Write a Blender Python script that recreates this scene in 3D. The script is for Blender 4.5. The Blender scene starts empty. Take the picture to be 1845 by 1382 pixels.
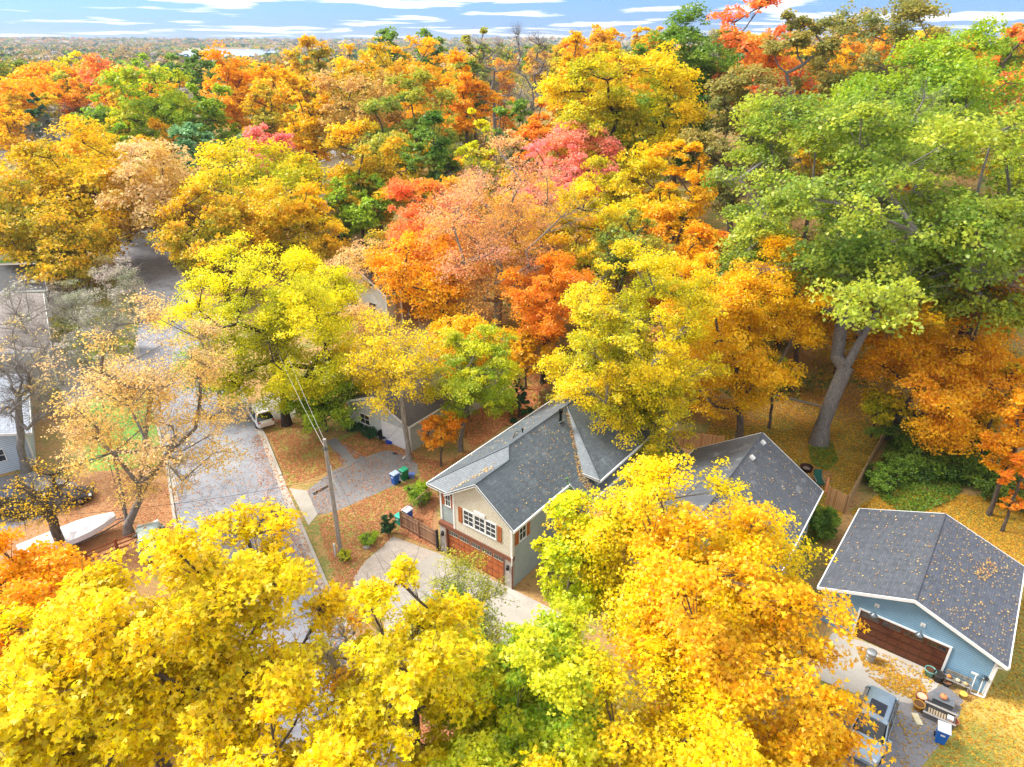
import bpy, math, random
import numpy as np
from mathutils import Vector
R_ = math.radians
SC = bpy.context.scene

# ------------------------------------------------------------------ camera
CAM_H = 34.0
FPX, CXP, CYP = 1230.0, 922.5, 691.0
PITCH = math.atan((CYP - 70.0) / FPX)
cd = bpy.data.cameras.new("camera")
cam = bpy.data.objects.new("camera", cd)
SC.collection.objects.link(cam)
cam.location = (0, 0, CAM_H)
cam.rotation_euler = (math.pi / 2 - PITCH, 0, 0)
cd.sensor_width = 36.0
cd.lens = 36.0 * FPX / 1845.0
cd.clip_start = 0.5
cd.clip_end = 30000
SC.camera = cam

# ------------------------------------------------------------------ light
SUN_EL, SUN_AZ = 46.0, -72.0          # azimuth from +Y (view direction) towards +X
EXPOSURE = 1.47
SUN_STR, SKY_STR = 2.4, 0.104
SC.view_settings.view_transform = 'Standard'
SC.view_settings.look = 'None'
SC.view_settings.exposure = EXPOSURE
SC.view_settings.gamma = 1.0
sd = bpy.data.lights.new("sun", 'SUN')
sd.energy = SUN_STR
sd.angle = R_(18)
sd.color = (1.0, 0.96, 0.90)
so = bpy.data.objects.new("sun", sd)
SC.collection.objects.link(so)
_d = Vector((math.sin(R_(SUN_AZ)) * math.cos(R_(SUN_EL)), math.cos(R_(SUN_AZ)) * math.cos(R_(SUN_EL)), math.sin(R_(SUN_EL))))
so.rotation_euler = _d.to_track_quat('Z', 'Y').to_euler()
so.location = _d * 200

w = bpy.data.worlds.new("World")
SC.world = w
w.use_nodes = True
nt = w.node_tree
nt.nodes.clear()
def N(t, typ, **kw):
    n = t.nodes.new(typ)
    for k, v in kw.items():
        setattr(n, k, v)
    return n
def L(t, a, b):
    t.links.new(a, b)
wo = N(nt, 'ShaderNodeOutputWorld')
bg = N(nt, 'ShaderNodeBackground')
bg.inputs['Strength'].default_value = SKY_STR
sky = N(nt, 'ShaderNodeTexSky', sky_type='NISHITA')
sky.sun_disc = False
sky.sun_elevation = R_(SUN_EL)
sky.sun_rotation = R_(SUN_AZ)
sky.air_density = 1.0
sky.dust_density = 0.3
sky.ozone_density = 2.0
tc = N(nt, 'ShaderNodeTexCoord')
sx = N(nt, 'ShaderNodeSeparateXYZ')
L(nt, tc.outputs['Generated'], sx.inputs[0])
def M(t, op, a, b=None, clamp=False):
    n = N(t, 'ShaderNodeMath', operation=op)
    n.use_clamp = clamp
    for i, v in enumerate((a, b)):
        if v is None: continue
        if isinstance(v, (int, float)): n.inputs[i].default_value = v
        else: L(t, v, n.inputs[i])
    return n.outputs[0]
zz = M(nt, 'MAXIMUM', sx.outputs['Z'], 0.0)
den = M(nt, 'ADD', zz, 0.035)
px_ = M(nt, 'DIVIDE', sx.outputs['X'], den)
py_ = M(nt, 'DIVIDE', sx.outputs['Y'], den)
cmb = N(nt, 'ShaderNodeCombineXYZ')
L(nt, M(nt, 'MULTIPLY', px_, 0.36), cmb.inputs[0])
L(nt, M(nt, 'MULTIPLY', py_, 0.30), cmb.inputs[1])
cn = N(nt, 'ShaderNodeTexNoise')
cn.inputs['Scale'].default_value = 1.0
cn.inputs['Detail'].default_value = 9
cn.inputs['Roughness'].default_value = 0.52
cn.inputs['Distortion'].default_value = 0.25
L(nt, cmb.outputs[0], cn.inputs['Vector'])
cr = N(nt, 'ShaderNodeValToRGB')
cr.color_ramp.elements[0].position = 0.530
cr.color_ramp.elements[1].position = 0.585
# more cloud overhead than near the horizon; added unseen to lift ambient light
L(nt, M(nt, 'ADD', cn.outputs['Fac'], M(nt, 'MULTIPLY', M(nt, 'MINIMUM', zz, 0.5), 0.34)), cr.inputs[0])
tint = N(nt, 'ShaderNodeMix', data_type='RGBA', blend_type='MULTIPLY')
tint.inputs['Factor'].default_value = 1.0
L(nt, sky.outputs[0], tint.inputs['A'])
tr = N(nt, 'ShaderNodeValToRGB')      # the far air keeps the sky blue down to the horizon
tr.color_ramp.elements[0].position = 0.0
tr.color_ramp.elements[0].color = (0.20, 0.33, 0.72, 1)
tr.color_ramp.elements[1].position = 0.12
tr.color_ramp.elements[1].color = (0.25, 0.40, 0.86, 1)
L(nt, sx.outputs['Z'], tr.inputs[0])
L(nt, tr.outputs[0], tint.inputs['B'])
mx = N(nt, 'ShaderNodeMix', data_type='RGBA')
L(nt, cr.outputs[0], mx.inputs['Factor'])
L(nt, tint.outputs['Result'], mx.inputs['A'])
mx.inputs['B'].default_value = (4.9, 5.0, 5.2, 1)
L(nt, mx.outputs['Result'], bg.inputs['Color'])
L(nt, bg.outputs[0], wo.inputs[0])
SC.cycles.max_bounces = 6
SC.cycles.diffuse_bounces = 3
SC.cycles.transmission_bounces = 3
SC.cycles.glossy_bounces = 2
SC.cycles.transparent_max_bounces = 4
SC.cycles.volume_bounces = 0

# ------------------------------------------------------------------ picture geometry used to survey the place
_c, _s = math.cos(PITCH), math.sin(PITCH)
def G(u, v, z=0.0):
    """where the sight line through photo point (u, v) meets height z"""
    x, y = u - CXP, v - CYP
    f = FPX * _c - y * _s
    d = FPX * _s + y * _c
    t = (CAM_H - z) / d
    return (x * t, f * t)
def sm(x):
    x = min(1.0, max(0.0, x))
    return x * x * (3 - 2 * x)
def terrain(x, y):
    h = 15.0 * sm((0.5 * x + 0.86 * y - 72) / 75.0) * sm((x + 12) / 60.0)
    h *= 1.0 - sm((math.hypot(x, y) - 260) / 260.0)
    r = math.hypot(x, y)
    h += 8.0 * sm((r - 158) / 80) * (1 - sm((r - 420) / 400)) + 7.0 * sm((y - 112) / 60) * sm((x + 62) / 40) * sm((90 - x) / 90) * (1 - sm((r - 300) / 300))
    h += 28.0 * sm((r - 3300) / 1500.0) * (0.75 + 0.25 * math.sin(x * 0.0016 + 1.3) * math.cos(x * 0.0007))
    return h

# ------------------------------------------------------------------ scene-object helpers
COL = SC.collection
def tag(o, label=None, cat=None, group=None, kind=None):
    if label: o["label"] = label
    if cat: o["category"] = cat
    if group: o["group"] = group
    if kind: o["kind"] = kind
    return o
def thing(name, label, cat, loc=(0, 0, 0), rz=0.0, group=None):
    o = bpy.data.objects.new(name, None)
    COL.objects.link(o)
    o.location = loc
    o.rotation_euler = (0, 0, rz)
    o.empty_display_size = 0.3
    return tag(o, label, cat, group)
def V(*a): return Vector(a)

class MB:
    """collects faces; UVs are metres along / up each face"""
    def __init__(s): s.v = []; s.f = []; s.sm = []
    def face(s, pts, smooth=False):
        i = len(s.v); s.v += [tuple(p) for p in pts]; s.f.append(list(range(i, i + len(pts)))); s.sm.append(smooth); return s
    def add(s, vs, fs, smooth=False):
        i = len(s.v); s.v += [tuple(p) for p in vs]; s.f += [[i + k for k in f] for f in fs]; s.sm += [smooth] * len(fs); return s
    def box(s, c, d, rz=0.0, rx=0.0, ry=0.0, taper=1.0):
        hx, hy, hz = d[0] / 2, d[1] / 2, d[2] / 2
        vs = []
        for z in (-hz, hz):
            k = taper if z > 0 else 1.0
            for x, y in ((-hx, -hy), (hx, -hy), (hx, hy), (-hx, hy)):
                p = Vector((x * k, y * k, z))
                if rx: p = Vector((p.x, p.y * math.cos(rx) - p.z * math.sin(rx), p.y * math.sin(rx) + p.z * math.cos(rx)))
                if ry: p = Vector((p.x * math.cos(ry) + p.z * math.sin(ry), p.y, -p.x * math.sin(ry) + p.z * math.cos(ry)))
                if rz: p = Vector((p.x * math.cos(rz) - p.y * math.sin(rz), p.x * math.sin(rz) + p.y * math.cos(rz), p.z))
                vs.append(p + Vector(c))
        return s.add(vs, [(3, 2, 1, 0), (4, 5, 6, 7), (0, 1, 5, 4), (1, 2, 6, 5), (2, 3, 7, 6), (3, 0, 4, 7)])
    def bx(s, x0, x1, y0, y1, z0, z1):
        return s.box(((x0 + x1) / 2, (y0 + y1) / 2, (z0 + z1) / 2), (abs(x1 - x0), abs(y1 - y0), abs(z1 - z0)))
    def slab(s, pts, th):
        """polygon with thickness th downwards"""
        n = len(pts)
        t = [Vector(p) for p in pts]; b = [p - Vector((0, 0, th)) for p in t]
        return s.add(t + b, [list(range(n)), list(range(2 * n - 1, n - 1, -1))] + [(i, i + n, (i + 1) % n + n, (i + 1) % n) for i in range(n)])
    def tube(s, p0, p1, r0, r1=None, k=8, cap=True):
        r1 = r0 if r1 is None else r1
        p0, p1 = Vector(p0), Vector(p1)
        d = (p1 - p0).normalized()
        a = d.cross(Vector((0, 0, 1)) if abs(d.z) < .9 else Vector((1, 0, 0))).normalized(); b = d.cross(a)
        vs = []
        for p, r in ((p0, r0), (p1, r1)):
            for i in range(k):
                t = 2 * math.pi * i / k
                vs.append(p + a * math.cos(t) * r + b * math.sin(t) * r)
        s.add(vs, [(i, (i + 1) % k, (i + 1) % k + k, i + k) for i in range(k)], True)
        if cap: s.add(vs, [list(range(k - 1, -1, -1)), list(range(k, 2 * k))])
        return s
    def path(s, pts, r, k=6):
        for a, b in zip(pts, pts[1:]): s.tube(a, b, r, k=k)
        return s
    def lathe(s, prof, c=(0, 0, 0), k=20, axis='z', smooth=True):
        vs = []
        for r, z in prof:
            for i in range(k):
                t = 2 * math.pi * i / k
                if axis == 'z': vs.append((c[0] + r * math.cos(t), c[1] + r * math.sin(t), c[2] + z))
                elif axis == 'x': vs.append((c[0] + z, c[1] + r * math.cos(t), c[2] + r * math.sin(t)))
                else: vs.append((c[0] + r * math.cos(t), c[1] + z, c[2] + r * math.sin(t)))
        fs = []
        for j in range(len(prof) - 1):
            for i in range(k):
                fs.append((j * k + i, j * k + (i + 1) % k, (j + 1) * k + (i + 1) % k, (j + 1) * k + i))
        return s.add(vs, fs, smooth)
    def loft(s, rings, cap=True, smooth=True):
        k = len(rings[0]); vs = [p for r in rings for p in r]
        fs = [(j * k + i, j * k + (i + 1) % k, (j + 1) * k + (i + 1) % k, (j + 1) * k + i) for j in range(len(rings) - 1) for i in range(k)]
        s.add(vs, fs, smooth)
        if cap: s.add(vs, [list(range(k - 1, -1, -1)), list(range((len(rings) - 1) * k, len(rings) * k))])
        return s
    def build(s, name, m, parent=None, label=None, bevel=0.0):
        me = bpy.data.meshes.new(name)
        me.from_pydata(s.v, [], s.f)
        me.update()
        uv = me.uv_layers.new(name="UVMap")
        dat = []
        for p in me.polygons:
            n = p.normal
            if abs(n.z) > 0.985: h = Vector((1, 0, 0)); u2 = Vector((0, 1, 0))
            else:
                h = Vector((-n.y, n.x, 0)).normalized(); u2 = n.cross(h)
                if u2.z < 0: u2 = -u2
            for li in p.loop_indices:
                co = me.vertices[me.loops[li].vertex_index].co
                dat += [co.dot(h), co.dot(u2)]
        uv.data.foreach_set("uv", dat)
        me.polygons.foreach_set("use_smooth", s.sm)
        me.materials.append(m)
        o = bpy.data.objects.new(name, me)
        COL.objects.link(o)
        if parent is not None: o.parent = parent
        if label: o["label"] = label
        if bevel:
            b = o.modifiers.new("bevel", 'BEVEL'); b.width = bevel; b.segments = 2; b.limit_method = 'ANGLE'
        return o

# ------------------------------------------------------------------ materials
def lin(h):
    h = h.lstrip('#')
    return tuple((lambda c: c / 12.92 if c <= .04045 else ((c + .055) / 1.055) ** 2.4)(int(h[i:i + 2], 16) / 255) for i in (0, 2, 4))
_mats = {}
def newmat(name):
    m = bpy.data.materials.new(name); m.use_nodes = True
    t = m.node_tree; b = t.nodes['Principled BSDF']
    return m, t, b
def ramp(t, fac, cols, pos=None):
    r = N(t, 'ShaderNodeValToRGB')
    pos = pos or [i / (len(cols) - 1) for i in range(len(cols))]
    while len(r.color_ramp.elements) < len(cols): r.color_ramp.elements.new(0.5)
    for e, c, p in zip(r.color_ramp.elements, cols, pos):
        e.position = p; e.color = (*(lin(c) if isinstance(c, str) else c), 1)
    if fac is not None: L(t, fac, r.inputs[0])
    return r.outputs[0]
def noise(t, vec, scale, detail=4, rough=.55, dist=0.0):
    n = N(t, 'ShaderNodeTexNoise'); n.inputs['Scale'].default_value = scale; n.inputs['Detail'].default_value = detail
    n.inputs['Roughness'].default_value = rough; n.inputs['Distortion'].default_value = dist
    if vec is not None: L(t, vec, n.inputs['Vector'])
    return n.outputs['Fac']
def mixc(t, f, a, b, blend='MIX'):
    n = N(t, 'ShaderNodeMix', data_type='RGBA', blend_type=blend)
    for k, v in (('Factor', f), ('A', a), ('B', b)):
        if isinstance(v, (int, float)): n.inputs[k].default_value = v
        elif isinstance(v, str): n.inputs[k].default_value = (*lin(v), 1)
        elif isinstance(v, tuple): n.inputs[k].default_value = (*v, 1)
        else: L(t, v, n.inputs[k])
    return n.outputs['Result']
def bump(t, b, h, dist=.01, strength=.6):
    n = N(t, 'ShaderNodeBump'); n.inputs['Distance'].default_value = dist; n.inputs['Strength'].default_value = strength
    L(t, h, n.inputs['Height']); L(t, n.outputs[0], b.inputs['Normal'])
def objco(t): return N(t, 'ShaderNodeTexCoord').outputs['Object']
def geoco(t): return N(t, 'ShaderNodeNewGeometry').outputs['Position']
def uvco(t): return N(t, 'ShaderNodeTexCoord').outputs['UV']
def plain(name, col, rough=.6, metal=0.0, var=.12, scale=3.0, spec=.4):
    if name in _mats: return _mats[name]
    m, t, b = newmat(name)
    n = noise(t, objco(t), scale, 5)
    c = lin(col)
    L(t, ramp(t, n, [tuple(x * (1 - var) for x in c), tuple(min(1, x * (1 + var)) for x in c)], [.3, .7]), b.inputs['Base Color'])
    b.inputs['Roughness'].default_value = rough; b.inputs['Metallic'].default_value = metal
    b.inputs['Specular IOR Level'].default_value = spec
    _mats[name] = m
    return m
def shingles(name, c0, c1, c2, wx=.33, wy=.15, weather=None, leaves=0.0):
    m, t, b = newmat(name)
    uv = uvco(t)
    br = N(t, 'ShaderNodeTexBrick'); L(t, uv, br.inputs['Vector'])
    br.inputs['Scale'].default_value = 1.0; br.inputs['Brick Width'].default_value = wx; br.inputs['Row Height'].default_value = wy
    br.inputs['Mortar Size'].default_value = .012; br.inputs['Mortar Smooth'].default_value = .4; br.inputs['Bias'].default_value = 0
    br.offset = .5; br.inputs['Color1'].default_value = (*lin(c0), 1); br.inputs['Color2'].default_value = (*lin(c1), 1); br.inputs['Mortar'].default_value = (*lin(c2), 1)
    n1 = noise(t, uv, .55, 6, .6); n2 = noise(t, uv, 22, 3, .7)
    c = mixc(t, M(t, 'MULTIPLY', n1, .55), br.outputs['Color'], ramp(t, n1, [c2, c1], [.35, .75]))
    c = mixc(t, .35, c, ramp(t, n2, ['#4a4a4a', '#d8d8d8'], [.3, .7]), 'OVERLAY')
    mp = N(t, 'ShaderNodeMapping'); mp.inputs['Scale'].default_value = (2.6, .22, 1); L(t, uv, mp.inputs['Vector'])
    st = noise(t, mp.outputs[0], 1.4, 6, .65)
    c = mixc(t, 1.0, c, ramp(t, st, [(.74, .76, .80), (1.12, 1.10, 1.06)], [.32, .68]), 'MULTIPLY')
    if weather:
        sp = noise(t, uv, .9, 7, .7)
        c = mixc(t, ramp(t, sp, [(0, 0, 0), (.75, .75, .75)], [.56, .74]), c, weather)
    L(t, c, b.inputs['Base Color']); b.inputs['Roughness'].default_value = .58; b.inputs['Specular IOR Level'].default_value = .8
    # stepped courses
    s2 = N(t, 'ShaderNodeSeparateXYZ'); L(t, uv, s2.inputs[0])
    saw = M(t, 'FRACT', M(t, 'DIVIDE', s2.outputs['Y'], wy))
    h = M(t, 'SUBTRACT', M(t, 'MULTIPLY', n2, .3), saw)
    bump(t, b, h, .012, .8)
    return m
def siding(name, col, pitch=.12, dark=.62, vert=False, rough=.55, var=.08):
    m, t, b = newmat(name)
    uv = uvco(t); s2 = N(t, 'ShaderNodeSeparateXYZ'); L(t, uv, s2.inputs[0])
    saw = M(t, 'FRACT', M(t, 'DIVIDE', s2.outputs['X' if vert else 'Y'], pitch))
    c = lin(col); n = noise(t, uv, 1.3, 6, .6)
    base = ramp(t, n, [tuple(x * (1 - var) for x in c), tuple(min(1, x * (1 + var)) for x in c)], [.3, .7])
    gap = ramp(t, saw, [(dark * .72,) * 3, (dark * .85,) * 3, (1, 1, 1), (1.04,) * 3], [.0, .16, .30, 1])
    L(t, mixc(t, 1.0, base, gap, 'MULTIPLY'), b.inputs['Base Color'])
    b.inputs['Roughness'].default_value = rough
    bump(t, b, M(t, 'SUBTRACT', 1.0, saw), .02, .7)
    return m
def shake(name, c0, c1):
    m, t, b = newmat(name); uv = uvco(t)
    br = N(t, 'ShaderNodeTexBrick'); L(t, uv, br.inputs['Vector'])
    br.inputs['Scale'].default_value = 1.0; br.inputs['Brick Width'].default_value = .2; br.inputs['Row Height'].default_value = .2
    br.inputs['Mortar Size'].default_value = .012; br.offset = .37
    br.inputs['Color1'].default_value = (*lin(c0), 1); br.inputs['Color2'].default_value = (*lin(c1), 1); br.inputs['Mortar'].default_value = (*(x * .72 for x in lin(c0)), 1)
    br.inputs['Mortar Size'].default_value = .02
    L(t, br.outputs['Color'], b.inputs['Base Color']); b.inputs['Roughness'].default_value = .65
    bump(t, b, M(t, 'SUBTRACT', 1.0, br.outputs['Fac']), .01, .6)
    return m
def planks(name, cols, pitch=.14, rough=.7, gap=.25):
    m, t, b = newmat(name); uv = uvco(t)
    s2 = N(t, 'ShaderNodeSeparateXYZ'); L(t, uv, s2.inputs[0])
    q = M(t, 'DIVIDE', s2.outputs['X'], pitch)
    wn = N(t, 'ShaderNodeTexWhiteNoise', noise_dimensions='1D'); L(t, M(t, 'FLOOR', q), wn.inputs['W'])
    fr = M(t, 'FRACT', q)
    mp = N(t, 'ShaderNodeMapping'); mp.inputs['Scale'].default_value = (14, 1.2, 1); L(t, uv, mp.inputs['Vector'])
    g = noise(t, mp.outputs[0], 2.0, 6, .65)
    f = M(t, 'ADD', M(t, 'MULTIPLY', wn.outputs['Value'], .6), M(t, 'MULTIPLY', g, .4))
    c = ramp(t, f, cols)
    gp = ramp(t, fr, [(gap, gap, gap), (1, 1, 1), (1, 1, 1), (gap, gap, gap)], [0, .07, .93, 1])
    L(t, mixc(t, 1.0, c, gp, 'MULTIPLY'), b.inputs['Base Color']); b.inputs['Roughness'].default_value = rough
    bump(t, b, g, .008, .5)
    return m
def speckle(name, cols, pos, s1, s2_, rough=.9, mixf=.5, bumpd=.01):
    """ground-like surface from two noises in world metres"""
    m, t, b = newmat(name); p = geoco(t)
    n1 = noise(t, p, s1, 8, .62); n2 = noise(t, p, s2_, 5, .7)
    f = M(t, 'ADD', M(t, 'MULTIPLY', n1, 1 - mixf), M(t, 'MULTIPLY', n2, mixf))
    L(t, ramp(t, f, cols, pos), b.inputs['Base Color']); b.inputs['Roughness'].default_value = rough
    b.inputs['Specular IOR Level'].default_value = .25
    if bumpd: bump(t, b, n2, bumpd, .6)
    return m
def glass(name, col='#1c262c', rough=.06):
    m, t, b = newmat(name)
    n = noise(t, objco(t), .8, 3)
    c = lin(col)
    L(t, ramp(t, n, [tuple(x * .6 for x in c), tuple(x * 1.8 for x in c)]), b.inputs['Base Color'])
    b.inputs['Roughness'].default_value = rough; b.inputs['Specular IOR Level'].default_value = .9
    return m
def paint(name, col, rough=.25, coat=.6, metal=.35):
    m, t, b = newmat(name)
    n = noise(t, objco(t), 2.5, 4); c = lin(col)
    L(t, ramp(t, n, [tuple(x * .92 for x in c), tuple(x * 1.08 for x in c)]), b.inputs['Base Color'])
    b.inputs['Metallic'].default_value = metal; b.inputs['Coat Weight'].default_value = coat; b.inputs['Coat Roughness'].default_value = .08
    L(t, ramp(t, noise(t, objco(t), 9, 5), [(rough * .7,) * 3, (min(1, rough * 1.8),) * 3]), b.inputs['Roughness'])
    return m

def leafmat():
    m, t, b = newmat('leaf')
    t.nodes.remove(b)
    out = t.nodes['Material Output']
    def at(n, typ='GEOMETRY'):
        a = N(t, 'ShaderNodeAttribute', attribute_type=typ, attribute_name=n); return a
    ca, cb, cc = (at(k, 'OBJECT').outputs['Color'] for k in ('ca', 'cb', 'cc'))
    rnd = at('rnd').outputs['Fac']; mx_ = at('mx').outputs['Fac']
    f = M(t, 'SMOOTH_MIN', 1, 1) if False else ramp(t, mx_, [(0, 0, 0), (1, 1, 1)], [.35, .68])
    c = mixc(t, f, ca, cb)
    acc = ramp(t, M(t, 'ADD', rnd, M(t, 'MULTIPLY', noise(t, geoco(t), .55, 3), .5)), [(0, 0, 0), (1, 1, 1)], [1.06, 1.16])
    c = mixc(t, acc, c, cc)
    hs = N(t, 'ShaderNodeHueSaturation')
    wn = N(t, 'ShaderNodeTexWhiteNoise', noise_dimensions='1D'); L(t, M(t, 'MULTIPLY', rnd, 917.3), wn.inputs['W'])
    L(t, M(t, 'ADD', .482, M(t, 'MULTIPLY', wn.outputs['Value'], .036)), hs.inputs['Hue'])
    L(t, M(t, 'ADD', .76, M(t, 'MULTIPLY', rnd, .54)), hs.inputs['Value'])
    L(t, c, hs.inputs['Color'])
    c = hs.outputs[0]
    d = N(t, 'ShaderNodeBsdfDiffuse'); L(t, c, d.inputs[0])
    tl = N(t, 'ShaderNodeBsdfTranslucent'); L(t, c, tl.inputs[0])
    g = N(t, 'ShaderNodeBsdfGlossy'); g.inputs['Roughness'].default_value = .45; g.inputs['Color'].default_value = (1, 1, 1, 1)
    a = N(t, 'ShaderNodeMixShader'); a.inputs[0].default_value = .48; L(t, d.outputs[0], a.inputs[1]); L(t, tl.outputs[0], a.inputs[2])
    e = N(t, 'ShaderNodeMixShader'); e.inputs[0].default_value = .022; L(t, a.outputs[0], e.inputs[1]); L(t, g.outputs[0], e.inputs[2])
    L(t, e.outputs[0], out.inputs['Surface'])
    return m
LEAF = leafmat()
def barkmat(name, c0, c1):
    m, t, b = newmat(name)
    mp = N(t, 'ShaderNodeMapping'); mp.inputs['Scale'].default_value = (5, 5, .9); L(t, objco(t), mp.inputs['Vector'])
    n = noise(t, mp.outputs[0], 2.2, 8, .7)
    L(t, ramp(t, n, [c0, c1], [.35, .68]), b.inputs['Base Color']); b.inputs['Roughness'].default_value = .9
    bump(t, b, n, .05, .9)
    return m
BARK = barkmat('bark', '#332c26', '#75685a')
BARK_PALE = barkmat('pale_bark', '#6e675f', '#b5aca3')
BARK_GREY = barkmat('grey_bark', '#595450', '#9b948c')
BARK_DARK = barkmat('dark_bark', '#231d19', '#4d4036')
# ------------------------------------------------------------------ trees
def nmesh(name, verts, quads, mat_, fattr=None, smooth=False):
    me = bpy.data.meshes.new(name)
    nv, nf = len(verts), len(quads)
    k = quads.shape[1]
    me.vertices.add(nv); me.vertices.foreach_set("co", verts.astype(np.float32).ravel())
    me.loops.add(nf * k); me.loops.foreach_set("vertex_index", quads.astype(np.int32).ravel())
    me.polygons.add(nf); me.polygons.foreach_set("loop_start", np.arange(0, nf * k, k, dtype=np.int32))
    try: me.polygons.foreach_set("loop_total", np.full(nf, k, dtype=np.int32))
    except Exception: pass
    if smooth: me.polygons.foreach_set("use_smooth", np.ones(nf, dtype=bool))
    for an, arr in (fattr or {}).items():
        a = me.attributes.new(an, 'FLOAT', 'FACE'); a.data.foreach_set("value", arr.astype(np.float32))
    me.update(calc_edges=True)
    me.materials.append(mat_)
    return me
def unit(a): return a / np.maximum(np.linalg.norm(a, axis=1, keepdims=True), 1e-9)

def leaves_mesh(rng, name, pos, nrm, size, mx, rich=False):
    """pos (n,3), nrm (n,3): one folded leaf blade per point"""
    n = len(pos)
    nrm = unit(nrm); r = unit(rng.normal(size=(n, 3)))
    a = unit(np.cross(nrm, r)); b = np.cross(nrm, a)
    s = (size * rng.uniform(.65, 1.35, n))[:, None] if np.isscalar(size) else size[:, None]
    rnd = rng.random(n)
    if not rich:
        fold = nrm * s * .16
        v = np.stack([pos - a * s * .5, pos + b * s * .38 + fold - a * s * .08, pos + a * s * .5, pos - b * s * .38 + fold - a * s * .08], 1).reshape(-1, 3)
        q = np.arange(4 * n).reshape(n, 4)
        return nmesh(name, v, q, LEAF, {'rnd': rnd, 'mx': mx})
    vs = []
    for ang, ln, wd in ((0, 1.0, .24), (.95, .74, .2), (-.95, .74, .2)):
        d = a * math.cos(ang) + b * math.sin(ang); e = -a * math.sin(ang) + b * math.cos(ang)
        base = pos - a * s * .4
        dr = nrm * s * (-.10 if ang else .05)
        vs.append(np.stack([base, base + d * s * ln * .5 + e * s * wd + dr, base + d * s * ln, base + d * s * ln * .5 - e * s * wd + dr], 1))
    v = np.stack(vs, 1).reshape(-1, 3)
    q = np.arange(12 * n).reshape(n * 3, 4)
    return nmesh(name, v, q, LEAF, {'rnd': np.repeat(rnd, 3), 'mx': np.repeat(mx, 3)})

def tubes_mesh(name, P0, P1, R0, R1, mat_):
    P0, P1, R0, R1 = map(np.asarray, (P0, P1, R0, R1))
    vs, qs, off = [], [], 0
    for lo, hi, k in ((0.09, 99, 8), (0.03, 0.09, 5), (0, 0.03, 3)):
        m = (R0 >= lo) & (R0 < hi)
        if not m.any(): continue
        p0, p1, r0, r1 = P0[m], P1[m], R0[m], R1[m]
        n = len(p0)
        d = unit(p1 - p0)
        ref = np.where(np.abs(d[:, 2:3]) < .95, np.array([[0, 0, 1.]]), np.array([[1., 0, 0]]))
        a = unit(np.cross(d, ref)); b = np.cross(d, a)
        t = np.arange(k) / k * 2 * math.pi
        ring = a[:, None] * np.cos(t)[None, :, None] + b[:, None] * np.sin(t)[None, :, None]
        lap = (d * (r1 * .35)[:, None])[:, None]
        v = np.concatenate([p0[:, None] + ring * r0[:, None, None], p1[:, None] + lap + ring * r1[:, None, None]], 1)
        i = np.arange(k); j = (i + 1) % k
        q = np.stack([i, j, j + k, i + k], 1)
        q = (q[None] + (np.arange(n) * 2 * k)[:, None, None]).reshape(-1, 4) + off
        vs.append(v.reshape(-1, 3)); qs.append(q); off += n * 2 * k
    return nmesh(name, np.concatenate(vs), np.concatenate(qs), mat_, smooth=True)

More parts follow.
